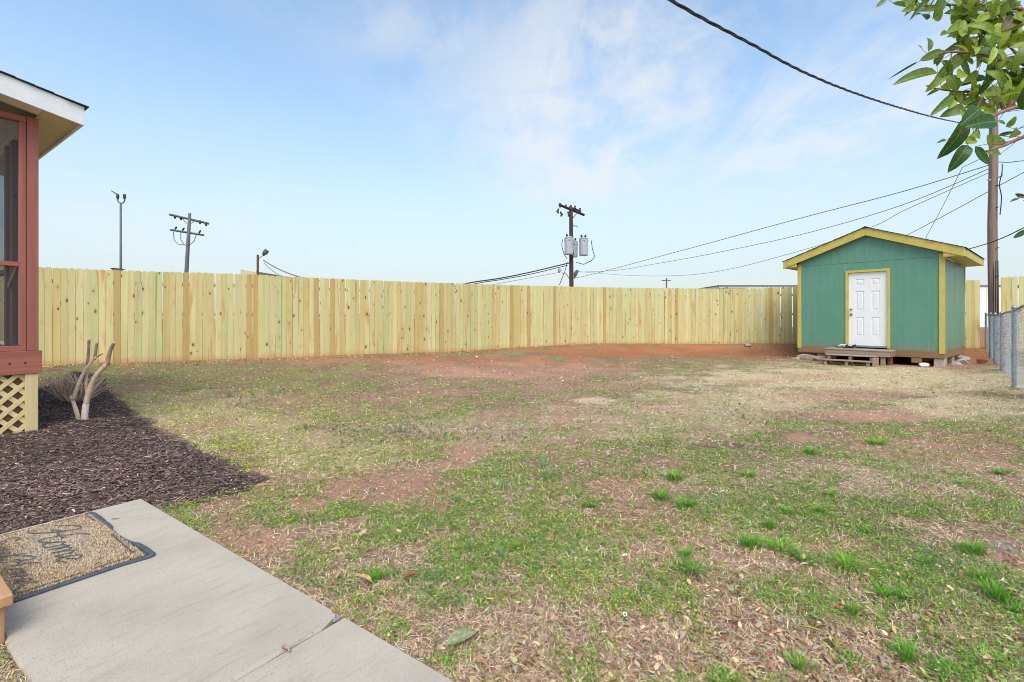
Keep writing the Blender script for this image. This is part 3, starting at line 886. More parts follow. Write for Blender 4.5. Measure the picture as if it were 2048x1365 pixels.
cc = np.where(sel < 0.60, jitter((0.085, 0.053, 0.043), n, 0.5), np.where(sel < 0.93, jitter((0.19, 0.122, 0.098), n, 0.35), jitter((0.38, 0.28, 0.21), n, 0.3)))
cc = cc * (0.65 + 0.8 * dry)
mu = link('bark_mulch', arr_mesh('bark_mulch', V.reshape(-1, 3), T, np.repeat(cc, 6, 0), M['chip']))
tag(mu, 'dark brown shredded bark mulch bed beside the porch', 'mulch', None, 'stuff')


# ------------------------------------------------------------------ leaf shapes
def leaf_mesh(name, wid, curl, fold, mat, nseg=5, bend=0.0):
    """unit-length leaf along +x, folded on the midrib and arched; base at the origin"""
    v_, f_ = [], []
    for i in range(nseg + 1):
        s = i / nseg
        wd = wid * 0.5 * (math.sin(math.pi * min(1, s * 0.93 + 0.04)) ** 0.62) * (1.02 - 0.36 * s) if 0 < i < nseg else 0.004
        zc = curl * math.sin(math.pi * s) - bend * s * s
        v_ += [(s, -wd, zc + fold * wd), (s, 0, zc), (s, wd, zc + fold * wd * 0.8)]
    for i in range(nseg):
        a = i * 3
        f_ += [(a, a + 3, a + 4, a + 1), (a + 1, a + 4, a + 5, a + 2)]
    me = bpy.data.meshes.new(name); me.from_pydata(v_, [], f_); me.update(); me.materials.append(mat); me.shade_smooth()
    return me


dry_meshes = [leaf_mesh('fallen_leaf', w_, c_, f_, M['leafcol'], 5, b_) for w_, c_, f_, b_ in
              ((0.42, 0.10, 0.5, 0.0), (0.36, 0.16, 0.9, -0.10), (0.48, 0.05, 0.3, 0.06), (0.40, 0.20, 0.4, 0.1), (0.34, 0.08, 1.3, 0.0))]
LEAFN = ['brown', 'dark brown', 'light tan', 'red brown', 'pale buff', 'yellowish tan', 'grey brown']
LEAFC = [(0.42, 0.25, 0.15), (0.30, 0.175, 0.11), (0.55, 0.37, 0.23), (0.33, 0.145, 0.085), (0.58, 0.45, 0.32), (0.60, 0.42, 0.22), (0.40, 0.30, 0.24)]


def drop_leaf(x, y, L, colr, label, group, mesh_i=None):
    me = dry_meshes[mesh_i if mesh_i is not None else random.randrange(5)]
    o = link('fallen_leaf', me)
    o.location = (x, y, tz(x, y) + random.uniform(0.008, 0.02))
    o.rotation_euler = (random.gauss(0, 0.35), random.gauss(0, 0.18), random.uniform(0, 6.283))
    o.scale = (L, L * random.uniform(0.8, 1.2), L)
    o.color = c4(colr)
    return tag(o, label, 'leaf', group)


# big loose leaves that can be picked out
n_ind = 0
while n_ind < 170:
    u = random.uniform(560, 2040); v = 930 + 430 * random.random() ** 0.75
    wgt = 0.18 + 0.82 * float(sstep(1020, 1290, np.array(v))) * float(sstep(700, 1500, np.array(u)))
    if random.random() > wgt: continue
    g = G(u, v)
    if not bool(keep_lawn(np.array([g.x]), np.array([g.y]))[0]) or float(mulch_sd(np.array([g.x]), np.array([g.y]))[0]) > -0.02: continue
    ci = random.randrange(7); c0 = LEAFC[ci]; kk = random.uniform(0.85, 1.15)
    drop_leaf(g.x, g.y, random.uniform(0.028, 0.062), [a * kk for a in c0],
              'curled %s dead leaf lying loose on the patchy lawn' % LEAFN[ci], '%s dead leaves scattered over the lawn' % LEAFN[ci])
    n_ind += 1
for (u, v, L, cc, lb, mi, rz) in [
        (893, 1290, 0.13, (0.27, 0.31, 0.17), 'large grey green leaf lying against the edge of the concrete walk', 2, 0.5),
        (745, 1168, 0.105, (0.56, 0.38, 0.15), 'large tan yellow leaf lying in front of a bright grass tuft', 0, 2.9),
        (808, 1160, 0.075, (0.30, 0.10, 0.055), 'red brown curled leaf beside the large tan leaf', 4, 0.3),
        (660, 1100, 0.06, (0.58, 0.55, 0.28), 'pale yellow green leaf in the lawn beyond the walk', 2, 0.1),
        (720, 1078, 0.075, (0.56, 0.42, 0.30), 'pale tan leaf lying up on the lawn beyond the yellow leaf', 3, 1.2),
        (1030, 1335, 0.055, (0.62, 0.55, 0.24), 'yellow leaf low in the lawn right of the walk corner', 2, 1.9),
        (672, 1158, 0.06, (0.52, 0.32, 0.19), 'orange tan leaf standing on edge close to the walk', 1, 1.5),
        (1650, 1275, 0.11, (0.36, 0.42, 0.10), 'long yellow green blade like leaf among dry leaves', 4, 2.9)]:
    g = G(u, v)
    o = drop_leaf(g.x, g.y, L, cc, lb, None, mi)
    o.rotation_euler = (0.2, -0.15, rz); o.location.z += 0.012
    if L == 0.11: o.scale = (0.10, 0.035, 0.04)

# the rest of the leaf litter, uncountable
x, y = sample_lawn(22000, 760, 1450, -100, 2400)
z = terrain(x, y); u_, v_ = pix(x, y, z)
dens = 0.08 + 0.92 * sstep(1020, 1240, v_) * sstep(750, 1450, u_) + 0.6 * sstep(200, 60, u_) * sstep(1200, 1260, v_) + 0.95 * sstep(75, 25, np.hypot(u_ - 1955, (v_ - 715) * 1.2))
k = (rng.random(len(x)) < dens) & (mulch_sd(x, y) < -0.02)
x, y, z = x[k], y[k], z[k]; n = len(x)
L = rng.uniform(0.009, 0.036, n) * np.clip(y / 4, 1, 1.8); W = L * rng.uniform(0.25, 0.6, n); a_ = rng.uniform(0, 6.283, n); c, s_ = rot2(a_)
ti, ro = rng.normal(0, .25, n), rng.normal(0, .4, n)
V = np.zeros((n, 8, 3))
for i, (al, ac, hh) in enumerate([(0, 0, 0), (.25, -.42, .08), (.25, 0, .10), (.25, .42, .06), (.65, -.4, .1), (.65, 0, .13), (.65, .4, .07), (1, 0, .05)]):
    V[:, i, 0] = x + c * al * L - s_ * ac * W; V[:, i, 1] = y + s_ * al * L + c * ac * W
    V[:, i, 2] = z + 0.012 + hh * L + al * L * ti + ac * W * ro
T = np.array([[0, 1, 2], [0, 2, 3], [1, 4, 5], [1, 5, 2], [2, 5, 6], [2, 6, 3], [4, 7, 5], [5, 7, 6]])
T = (T[None] + (np.arange(n) * 8)[:, None, None]).reshape(-1, 3)
pal = np.array(LEAFC)[rng.integers(0, len(LEAFC), n)] * np.exp(rng.normal(0, .22, (n, 1)))
ll = link('leaf_litter', arr_mesh('leaf_litter', V.reshape(-1, 3), T, np.repeat(pal, 8, 0), M['thatch']))
tag(ll, 'small dry leaf litter strewn over the near lawn', 'leaf litter', None, 'stuff')

# grass tufts
def tuft_mesh(seed, nb, hgt, spread, wid, colr):
    r = np.random.default_rng(seed)
    a = r.uniform(0, 6.283, nb); rr = np.abs(r.normal(0, 0.30, nb)) * spread
    x, y = np.cos(a) * rr, np.sin(a) * rr
    cc = np.clip(np.asarray(colr)[None] * np.exp(r.normal(0, .25, (nb, 1))), 0, 1)
    hh = hgt * r.uniform(0.5, 1.1, nb)
    V, T, CC = stand(x, y, np.zeros(nb), a + r.normal(0, .5, nb), spread * r.uniform(0.1, 0.75, nb), hh, np.full(nb, wid) * r.uniform(.7, 1.2, nb), cc)
    return arr_mesh('grass_tuft', V, T, CC, M['blade'])
tufts = [tuft_mesh(i, 150, (.085, .065, .05, .075)[i], (.085, .12, .10, .075)[i], 0.0042, c_) for i, c_ in enumerate([(0.165, 0.37, 0.045), (0.21, 0.40, 0.055), (0.15, 0.32, 0.05), (0.26, 0.40, 0.07)])]
blue_t = [tuft_mesh(20 + i, 45, 0.10, 0.075, 0.0032, (0.26, 0.38, 0.18)) for i in range(2)]
ORD = ['first', 'second', 'third', 'fourth', 'fifth', 'sixth', 'seventh', 'eighth', 'ninth', 'tenth', 'eleventh', 'twelfth', 'thirteenth']
ROWS = [(1290, 'in the nearest row of tufts'), (1165, 'in the second nearest row of tufts'), (1075, 'in the third nearest row of tufts'), (960, 'in the fourth nearest row of tufts'), (0, 'in the farthest row of tufts')]
def row_of(v): return next(i for i, r in enumerate(ROWS) if v >= r[0])
TUFTS.sort(key=lambda t_: (row_of(t_[1]), t_[0]))
cnt = {}
for (u, v, s) in TUFTS:
    r_i = row_of(v); cnt[r_i] = cnt.get(r_i, 0) + 1
    g = G(u, v)
    o = link('grass_tuft', random.choice(tufts)); o.location = (g.x, g.y, tz(g.x, g.y)); o.rotation_euler = (0, 0, random.uniform(0, 6.28))
    o.scale = (s * random.uniform(.7, 1.45), s * random.uniform(.85, 1.35), s * random.uniform(.55, .95))
    tag(o, 'bright green grass tuft, %s from the left %s' % (ORD[cnt[r_i] - 1], ROWS[r_i][1]), 'grass tuft', 'bright grass tufts in the lawn')
BLUES = sorted([(1095, 955, 1.2), (1000, 975, 1.0), (915, 1002, .8), (942, 1098, .7), (1003, 1112, .8), (1085, 930, 1.1), (505, 790, 1.2), (545, 788, 1.3), (460, 790, 1.1), (1150, 970, .8), (610, 855, 1.0)])
for k_, (u, v, s) in enumerate(BLUES):
    g = G(u, v)
    o = link('grass_tuft', random.choice(blue_t)); o.location = (g.x, g.y, tz(g.x, g.y)); o.rotation_euler = (0, 0, random.uniform(0, 6.28)); o.scale = (s, s, s)
    tag(o, 'wispy blue green grass tuft, %s of its kind from the left' % ORD[k_], 'grass tuft', 'wispy blue green tufts')


# ------------------------------------------------------------------ concrete walk
walk = empty('concrete_walk', AX, ANG)
tag(walk, 'pale concrete walk with a joint and a chipped corner', None, None, 'structure')
def slab(x0, x1, chip=None):
    """one poured section: outline with slightly uneven edges and a rounded top arris"""
    r = random.Random(int(x0 * 100) + 5)
    out = []
    def edge(p, q, nseg):
        for i in range(nseg):
            t_ = i / nseg
            j = 0.0 if i == 0 else r.uniform(-.004, .004)
            out.append((p[0] + (q[0] - p[0]) * t_ + (j if p[0] == q[0] else 0), p[1] + (q[1] - p[1]) * t_ + (j if p[1] == q[1] else 0)))
    c_ = [(x0, -0.856), (x1, -0.856), (x1, 0), (x0, 0)]
    for i in range(4): edge(c_[i], c_[(i + 1) % 4], max(3, int(abs(c_[i][0] - c_[(i + 1) % 4][0]) / .08) or 8))
    if chip:
        out = [(x - (0.022 * max(0, 1 - math.hypot(x - chip[0], y - chip[1]) / .09)), y - 0.022 * max(0, 1 - math.hypot(x - chip[0], y - chip[1]) / .09)) for x, y in out]
    n = len(out); cx_, cy_ = (x0 + x1) / 2, -0.428
    def ins(p, d): 
        l = math.hypot(p[0] - cx_, p[1] - cy_)
        return (min(max(p[0], x0 + d), x1 - d), min(max(p[1], -0.856 + d), -d))
    mb = MB()
    vs_ = [(p[0], p[1], -0.12) for p in out] + [(p[0], p[1], -0.010) for p in out] + [(*ins(p, 0.008), 0.0) for p in out]
    fs_ = []
    for k_ in range(2):
        for i in range(n): fs_.append((k_ * n + i, k_ * n + (i + 1) % n, (k_ + 1) * n + (i + 1) % n, (k_ + 1) * n + i))
    fs_.append(tuple(range(2 * n, 3 * n)))
    mb.add(vs_, fs_)
    return mb.build('slab', M['concrete'], walk)
slab(0.0, 2.285, (2.285, 0.0))
slab(2.297, 6.0)
mb = MB().box((2.20, -0.075, -0.03), (2.283, -0.045, -0.004))
mbj = MB().box((2.2846, -0.85, -0.11), (2.2975, -0.004, -0.020)); mbj.build('joint_filler', M['bark_dark'], walk)
# exposed grey aggregate at the chip
mbc = MB()
for i in range(14):
    px_, py_ = 2.262 + random.uniform(-.03, .018), -0.022 + random.uniform(-.014, .012)
    r_ = random.uniform(.004, .009)
    mbc.tube([(px_, py_, -0.012), (px_, py_, -0.002 + r_ * .2)], [r_, r_ * .6], 6)
ag = mbc.build('exposed_aggregate', mat_plain('blue_grey_aggregate', (.27, .28, .29), (.38, .39, .40), .8, 60), walk)
ag['kind'] = 'stuff'
# a stick and a crumb of bark on the walk
g = G(566, 1298)
mb = MB().tube([(0, 0, .008), (.03, .012, .012), (.045, .01, .009)], [.006, .005, .004], 6, lump=.2)
o = mb.build('twig', M['twig'], None, smooth=True); o.location = (g.x, g.y, 0.001); o.rotation_euler = (0, 0, R(-50))
tag(o, 'short brown twig lying on the walk by its joint', 'twig')
g = G(222, 1040)
o = MB().tube([(0, 0, .003), (.02, .004, .005), (.045, 0, .003)], [.002, .004, .0015], 5).build('twig', M['bark_dark'], None)
o.location = (g.x, g.y, 0.001); o.rotation_euler = (0, 0, R(10)); tag(o, 'thin dark twig on the walk above the doormat corner', 'twig')

# ------------------------------------------------------------------ doormat
mat_o = empty('doormat', AX + Vector((0, 0, 0.001)), ANG, 'worn coir doormat with black rubber rim and faded script lettering', 'doormat')
MX0, MX1, MY0, MY1 = 0.06, 1.035, -0.815, -0.275
def rrect(x0, x1, y0, y1, r, k=4):
    pts = []
    for (cx_, cy_, a0_) in ((x1 - r, y1 - r, 0), (x0 + r, y1 - r, 90), (x0 + r, y0 + r, 180), (x1 - r, y0 + r, 270)):
        for i in range(k + 1):
            a = R(a0_ + 90 * i / k); pts.append((cx_ + r * math.cos(a), cy_ + r * math.sin(a)))
    return pts
def densify(pts, step=0.03):
    out = []
    for i, p in enumerate(pts):
        q = pts[(i + 1) % len(pts)]; l = math.dist(p, q); k_ = max(1, int(l / step))
        out += [(p[0] + (q[0] - p[0]) * j / k_, p[1] + (q[1] - p[1]) * j / k_) for j in range(k_)]
    return out
def warp(x, y):
    """the right rim is rucked, its near corner pulled out"""
    e = max(0.0, (y - (MY1 - 0.12)) / 0.12)
    dy = e * (0.012 * math.sin((x - .1) * 9.5) * (1 if x > .35 else .4) - 0.012 * (1 if .45 < x < .8 else 0))
    k_ = max(0, (x - .75) / .285) * e
    return x + 0.022 * k_, y + dy * .7 + 0.016 * k_
outer = densify(rrect(MX0, MX1, MY0, MY1, 0.035))
mid = [(min(max(p[0], MX0 + .012), MX1 - .012), min(max(p[1], MY0 + .012), MY1 - .012)) for p in outer]
inner = [(min(max(p[0], MX0 + .026), MX1 - .026), min(max(p[1], MY0 + .026), MY1 - .026)) for p in outer]
n = len(outer)
def wz(x, y): return 0.006 * max(0, math.sin(x * 9 + .4)) * max(0, (y - (MY1 - .08)) / .08)
vs_ = []
for ring, zz in ((outer, 0.0), (outer, .007), (mid, .013), (inner, .0105), (inner, .004)):
    for p in ring:
        q = warp(*p); vs_.append((q[0], q[1], zz + (wz(*q) if zz > 0 else 0)))
fs_ = []
for k_ in range(4):
    for i in range(n): fs_.append((k_ * n + i, k_ * n + (i + 1) % n, (k_ + 1) * n + (i + 1) % n, (k_ + 1) * n + i))
fs_.append(tuple(range(4 * n, 5 * n)))
MB().add(vs_, fs_).build('rubber_rim', M['rubber'], mat_o, smooth=False)
# lettering strokes in mat units (x along the walk, y across)
def crom(pts, k_=6):
    pts = [pts[0]] + list(pts) + [pts[-1]]; out = []
    for i in range(1, len(pts) - 2):
        p0, p1, p2, p3 = [Vector((*p, 0)) for p in pts[i - 1:i + 3]]
        for j in range(k_):
            t_ = j / k_
            out.append(0.5 * (2 * p1 + (p2 - p0) * t_ + (2 * p0 - 5 * p1 + 4 * p2 - p3) * t_ ** 2 + (3 * p1 - p0 - 3 * p2 + p3) * t_ ** 3))
    out.append(Vector((*pts[-2], 0)))
    return [(p.x, p.y) for p in out]
GL = {
    'H': (0.95, [[(-.25, .62), (-.1, .95), (.2, 1.15), (.32, .95), (.22, .5), (.05, .05), (-.15, -.05), (-.2, .15)], [(.95, 1.15), (.75, 1.0), (.62, .55), (.6, .1), (.75, .0), (.95, .2)], [(.0, .45), (.2, .62), (.5, .5), (.8, .55)]]),
    'S': (0.75, [[(.75, .95), (.55, 1.15), (.3, 1.0), (.35, .7), (.6, .45), (.55, .1), (.2, -.05), (-.1, .15), (.1, .35)]]),
    'o': (0.42, [[(.0, .2), (.2, .5), (.05, .3), (.08, .02), (.3, .02), (.36, .3), (.2, .5), (.3, .4), (.45, .42)]]),
    'm': (0.72, [[(.0, .4), (.1, .5), (.1, .0), (.15, .35), (.28, .5), (.34, .3), (.34, .0), (.4, .35), (.52, .5), (.6, .3), (.6, .03), (.75, .15)]]),
    'e': (0.42, [[(.0, .15), (.25, .28), (.3, .45), (.15, .52), (.04, .25), (.15, .0), (.42, .15)]]),
    'w': (0.65, [[(.0, .4), (.08, .5), (.08, .1), (.2, .0), (.32, .4), (.34, .1), (.45, .0), (.58, .45), (.68, .42)]]),
    't': (0.38, [[(.0, .15), (.18, .6), (.2, .95), (.14, .3), (.16, .03), (.38, .15)], [(.0, .62), (.36, .66)]]),
}
def ribbon(mb, pts, wd, z):
    pts = [Vector((p[0], p[1], 0)) for p in pts]
    L_, R_ = [], []
    for i, p in enumerate(pts):
        t_ = (pts[min(i + 1, len(pts) - 1)] - pts[max(i - 1, 0)])
        if t_.length < 1e-7: t_ = Vector((1, 0, 0))
        t_.normalize(); nrm = Vector((-t_.y, t_.x, 0)); w2 = wd * random.uniform(.55, 1.15) / 2
        L_.append(p + nrm * w2); R_.append(p - nrm * w2)
    m_ = len(pts)
    vs_ = [(q.x, q.y, z + random.uniform(-.001, .0012)) for q in L_] + [(q.x, q.y, z + random.uniform(-.001, .0012)) for q in R_]
    mb.add(vs_, [(m_ + i, m_ + i + 1, i + 1, i) for i in range(m_ - 1)])
def write(mb, txt, x, y, sx, sy, wd, shear=.25):
    for ch in txt:
        if ch == ' ': x += .28 * sx; continue
        adv, sts = GL[ch]
        for st in sts:
            ribbon(mb, crom([(x + (p[0] + shear * p[1]) * sx, y + p[1] * sy) for p in st]), wd, 0.0185)
        x += adv * sx
mb = MB()
write(mb, 'Home', 0.20, -0.585, 0.235, 0.165, 0.011)
write(mb, 'Sweet Home', 0.115, -0.755, 0.142, 0.10, 0.008)
for pts in ([(.12, -.325), (.27, -.322)], [(.58, -.325), (.95, -.33)], [(.985, -.36), (.985, -.50)], [(.985, -.545), (.985, -.74), (.955, -.775), (.90, -.73), (.93, -.68)], [(.11, -.36), (.11, -.45)]):
    ribbon(mb, crom(pts, 12), 0.010, 0.0180)
lt = mb.build('lettering', M['letter'], mat_o)
lt['label'] = 'faded black script reading Home Sweet Home'
# coir pile: real bristles over a backing
x0, x1, y0, y1 = MX0 + .027, MX1 - .027, MY0 + .027, MY1 - .027
n = 42000
x = rng.uniform(x0, x1, n); y = rng.uniform(y0, y1, n)
pat = fbm(x * 9, y * 9, 4); worn = np.exp(-(((x - .5) / .32) ** 2 + ((y + .52) / .17) ** 2))
cc = np.where((rng.random(n) < .25)[:, None], jitter((0.48, 0.32, 0.19), n, .3), jitter((0.70, 0.54, 0.36), n, .22))
wk = np.clip(worn * 0.55 + (pat - .5) * .5, 0, .85)[:, None]
cc = cc * (1 - wk) + jitter((0.72, 0.64, 0.56), n, .22) * wk
cc = np.where((rng.random(n) < .07)[:, None], jitter((0.18, 0.13, 0.10), n, .3), cc)
hh = rng.uniform(.010, .0165, n)
V, T, CC = stand(x, y, np.full(n, .004), rng.uniform(0, 6.28, n), rng.normal(0, .007, n), hh, rng.uniform(.003, .006, n), cc)
V = V.copy(); V[:, 2] = np.maximum(V[:, 2], .0035)
pile = link('coir_pile', arr_mesh('coir_pile', V, T, CC, M['coir']), mat_o); pile['kind'] = 'stuff'
MB().box((x0 - .002, y0 - .002, .0042), (x1 + .002, y1 + .002, .0085)).build('backing', mat_plain('coir_backing', (.20, .13, .07), (.30, .21, .12), .95, 60), mat_o)

# ------------------------------------------------------------------ wooden step at the left edge
st = empty('wooden_step', AX, ANG, 'tan wooden entry step standing by the doormat', 'step')
MB().box((0.30, -1.14, 0.135), (1.372, -0.838, 0.178)).build('tread', M['step_wood'], st, bevel=.004)
MB().box((0.32, -0.885, -0.02), (1.345, -0.858, 0.133)).build('riser', M['step_wood'], st, bevel=.003)
MB().box((1.310, -1.13, -0.05), (1.342, -0.888, 0.133)).build('side_board', M['step_wood'], st, bevel=.003)
MB().box((0.30, -1.46, 0.30), (1.385, -1.145, 0.343)).build('tread', M['step_wood'], st, bevel=.004)
MB().box((1.325, -1.46, -0.05), (1.357, -1.135, 0.298)).build('side_board', M['step_wood'], st, bevel=.003)
MB().box((0.32, -1.175, 0.18), (1.32, -1.148, 0.298)).build('riser', M['step_wood'], st, bevel=.003)


# ------------------------------------------------------------------ wooden privacy fence
def picket_mesh(i, wid=0.127):
    """dog-eared board, 2 m long, thickness 16 mm"""
    r = random.Random(i)
    w2 = wid / 2; t_ = 0.008
    bow = r.uniform(-.004, .004)
    c_ = 0.022 + r.uniform(-.005, .005)
    prof = [(-w2, 0), (w2, 0), (w2 + bow, 1.0), (w2, 2.0 - c_), (w2 - c_, 2.0), (-w2 + c_, 2.0), (-w2, 2.0 - c_), (-w2 + bow, 1.0)]
    mb = MB(); mb.prism(prof, 1, -t_, t_)
    return mb.mesh('picket', M['picket'])
pk = [picket_mesh(i, 0.1225 + 0.001 * (i % 4)) for i in range(8)]
PCOL = [(1.0, 1.0, 1.0), (1.06, 1.04, 1.10), (0.93, 0.99, 0.98), (0.91, 0.98, 0.94), (1.08, 1.02, 1.04), (1.0, 0.92, 0.86), (1.04, 1.04, 1.0)]
fence = empty('privacy_fence', (FX[0], FY[0], FLZ[0]), 0, 'new pine privacy fence of dog eared boards across the back of the yard', 'fence')
fence2 = empty('privacy_fence', (RX[0], RY[0], 0.3), 0, 'short run of pine board fence right of the tall utility pole', 'fence')


def run_fence(parent, X, Y, pitch, gapchance, brown=()):
    qx, qy, q = resample(X, Y, pitch)
    px0 = parent.location
    brown_i = set()
    uu = CU + F * qx / qy
    for b_ in brown: brown_i.add(int(np.argmin(np.abs(uu - b_))))
    for i in range(len(qx)):
        j = min(i, len(qx) - 2)
        ang = math.atan2(qy[j + 1] - qy[j], qx[j + 1] - qx[j])
        u = uu[i]
        zt = H - (np.interp(u, *TOP) - HV) * qy[i] / F
        zb = H - (np.interp(u, *BOT) + 2.5 - HV) * qy[i] / F
        o = link('picket', pk[random.randrange(8)], parent)
        h_ = zt - zb + random.gauss(0, 0.003)
        yo_ = random.uniform(-.006, .004)
        o.location = Vector((qx[i] - math.sin(ang) * yo_, qy[i] + math.cos(ang) * yo_, zb)) - parent.location
        o.rotation_euler = (random.gauss(0, .005), random.gauss(0, .0035), ang + random.gauss(0, .02))
        k_ = random.uniform(.975, 1.0) - (0.04 if random.random() < gapchance else 0)
        o.scale = (k_ * pitch / 0.1275, 1, h_ / 2.0)
        if i in brown_i:
            c_ = (0.86, 0.67, 0.49)
        else:
            c_ = random.choice(PCOL)
            if random.random() < .10: c_ = (0.96, 0.84, 0.70)
        kk = random.uniform(.93, 1.05)
        o.color = (c_[0] * kk, c_[1] * kk, c_[2] * kk, 1)
    # rails and posts on the far side
    L_ = q[-1]; npost = max(2, int(round(L_ / 2.4)) + 1)
    ps = np.linspace(0.10, L_ - 0.10, npost)
    pxs, pys = np.interp(ps, q, qx), np.interp(ps, q, qy)
    for i in range(npost):
        j = min(i, npost - 2)
        ang = math.atan2(pys[j + 1] - pys[j], pxs[j + 1] - pxs[j])
        u = CU + F * pxs[i] / pys[i]
        zt = H - (np.interp(u, *TOP) - HV) * pys[i] / F; zb = H - (np.interp(u, *BOT) - HV) * pys[i] / F
        nrm = Vector((-math.sin(ang), math.cos(ang), 0))
        p = MB().box((-.045, -.045, -.3), (.045, .045, zt - zb - .12)).build('fence_post', M['pine_trim'], parent)
        p.location = Vector((pxs[i], pys[i], zb)) + nrm * 0.10 - parent.location; p.rotation_euler = (0, 0, ang)
        if i < npost - 1:
            sq = np.linspace(ps[i] + .003, ps[i + 1] - .003, 7)
            rx_, ry_ = np.interp(sq, q, qx), np.interp(sq, q, qy)
            ta = np.arctan2(np.gradient(ry_), np.gradient(rx_))
            ru = CU + F * rx_ / ry_
            za_ = H - (np.interp(ru, *TOP) - HV) * ry_ / F; zb_ = H - (np.interp(ru, *BOT) - HV) * ry_ / F
            for f_ in (.14, .52, .86):
                zc_ = zb_ + f_ * (za_ - zb_)
                vv_, ff_ = [], []
                for m_ in range(7):
                    for (o1, o2) in ((.014, -.04), (.050, -.04), (.050, .04), (.014, .04)):
                        vv_.append((rx_[m_] - math.sin(ta[m_]) * o1 - px0.x, ry_[m_] + math.cos(ta[m_]) * o1 - px0.y, zc_[m_] + o2 - px0.z))
                for m_ in range(6):
                    for e_ in range(4): ff_.append((m_ * 4 + e_, m_ * 4 + (e_ + 1) % 4, m_ * 4 + 4 + (e_ + 1) % 4, m_ * 4 + 4 + e_))
                ff_ += [(3, 2, 1, 0), (24, 25, 26, 27)]
                MB().add(vv_, ff_).build('rail', M['fence_rail'], parent)


run_fence(fence, fx2, fy2, 0.1275, 0.06, (232, 378, 497, 515, 632, 668, 880, 1025, 1058, 1209, 1350, 1542, 1108))
run_fence(fence2, RX, RY, 0.150, 0.9, ())

# ------------------------------------------------------------------ screened porch
pz = tz(PC.x, PC.y)
porch = empty('screened_porch', PC, ANG, 'red stained screened porch with white fascia and lattice skirting', 'porch')
B = lambda lo, hi: MB().box(lo, hi)
MAXY = -2.6
cp = B((-.09, -.09, .905), (0, 0, 3.405)).build('corner_post', M['stain_v'], porch, bevel=.003)
B((-.075, -.148, .962), (-.012, -.094, 3.338)).build('jamb', M['stain_v'], porch, bevel=.002)
B((-.09, MAXY, 3.34), (-.006, -.093, 3.40)).build('header', M['stain_h'], porch, bevel=.003)
B((-.04, MAXY, .655), (.012, .025, .902)).build('band_board', M['stain_h'], porch, bevel=.004)
for y_ in (-.105, -.222): MB().tube([(.0115, y_, .775), (.0128, y_, .775)], .012, 10).build('bolt_hole', M['black_metal'], porch)
B((-.09, MAXY, .905), (-.003, -.093, .958)).build('sill', M['stain_h'], porch, bevel=.003)
B((-.075, MAXY, 1.80), (-.008, -.150, 1.845)).build('mid_rail', M['stain_h'], porch, bevel=.003)
B((-.09, -1.30, .96), (-.008, -1.21, 3.338)).build('stud', M['stain_v'], porch, bevel=.003)
B((-.046, MAXY, 1.847), (-.045, -.150, 3.338)).build('screen', M['screen'], porch)
B((-.046, MAXY, .96), (-.045, -.150, 1.798)).build('screen', M['screen'], porch)
# far side, seen through the screen
for x_ in (-.80, -1.13, -2.3):
    B((x_ - .09, -.085, .905), (x_, -.005, 3.328)).build('back_post', M['brown_post'], porch, bevel=.003)
B((-3.2, -.085, 3.33), (-.093, -.008, 3.40)).build('back_header', M['ceiling'], porch)
B((-3.2, -.036, .655), (-.045, .020, .902)).build('back_band_board', M['stain_h'], porch)
B((-3.2, -.08, 1.80), (-1.223, -.01, 1.845)).build('back_mid_rail', M['brown_post'], porch)
B((-.798, -.08, 1.80), (-.093, -.01, 1.845)).build('back_mid_rail', M['brown_post'], porch)
B((-3.2, -.046, .96), (-.093, -.045, 3.328)).build('back_screen', M['screen'], porch)
ang_ = math.atan2(.25, .60)
MB().box((0, -.03, -.03), (.66, .0, .03), Matrix.Translation((-.76, -.095, 1.62)) @ Matrix.Rotation(-.40, 4, 'Y')).build('brace', M['stain_h'], porch)
B((-3.2, MAXY, .86), (-.095, -.09, .90)).build('deck_floor', M['old_wood'], porch)
for i in range(9):
    B((-3.2, MAXY + .02 + i * .285, 3.403), (-.095, MAXY + .30 + i * .285, 3.425)).build('ceiling_board', M['ceiling'], porch, bevel=.002)
# skirting: corner board, two layers of lattice slats, brown pier behind
B((-.022, -.105, -.12), (-.001, -.004, .652)).build('corner_board', M['pine_trim'], porch, bevel=.002)
lat = empty('lattice', (0, 0, 0)); lat.parent = porch
lat2 = empty('lattice', (0, 0, 0)); lat2.parent = porch
def slat(parent, s0, s1, depth, axis):
    """slat from point s0 to s1 in the (run, z) plane, at a fixed depth"""
    d_ = Vector((s1[0] - s0[0], s1[1] - s0[1])); l = d_.length; a = math.atan2(d_.y, d_.x)
    mb = MB().box((0, -.0032, -.0215), (l, .0032, .0215))
    o = mb.build('slat', M['lattice'], parent)
    if axis == 'front': o.matrix_local = Matrix.Translation((depth, s0[0], s0[1])) @ Matrix.Rotation(R(90), 4, 'Z') @ Matrix.Rotation(-a, 4, 'Y')
    else: o.matrix_local = Matrix.Translation((s0[0], depth, s0[1])) @ Matrix.Rotation(-a, 4, 'Y')
def lattice(parent, r0, r1, z0, z1, depth, axis, sp=.150):
    hgt = z1 - z0; k_ = r0 - hgt
    while k_ < r1:
        for sgn, dep in ((1, depth), (-1, depth - .0068)):
            a = [k_, z0]; b_ = [k_ + hgt, z1]
            if a[0] < r0: a = [r0, z0 + (r0 - k_)]
            if b_[0] > r1: b_ = [r1, z1 - (k_ + hgt - r1)]
            if b_[0] - a[0] > .04:
                if sgn < 0: a, b_ = [a[0], z1 - (a[1] - z0)], [b_[0], z1 - (b_[1] - z0)]
                slat(parent, a, b_, dep, axis)
        k_ += sp
lattice(lat, -1.5, -.085, -.10, .66, -.026, 'front')
lattice(lat2, -1.9, -.05, -.10, .655, -.045, 'back')
B((-.17, -.25, -.1), (-.055, -.135, .655)).build('pier', M['brown_post'], porch, bevel=.004)
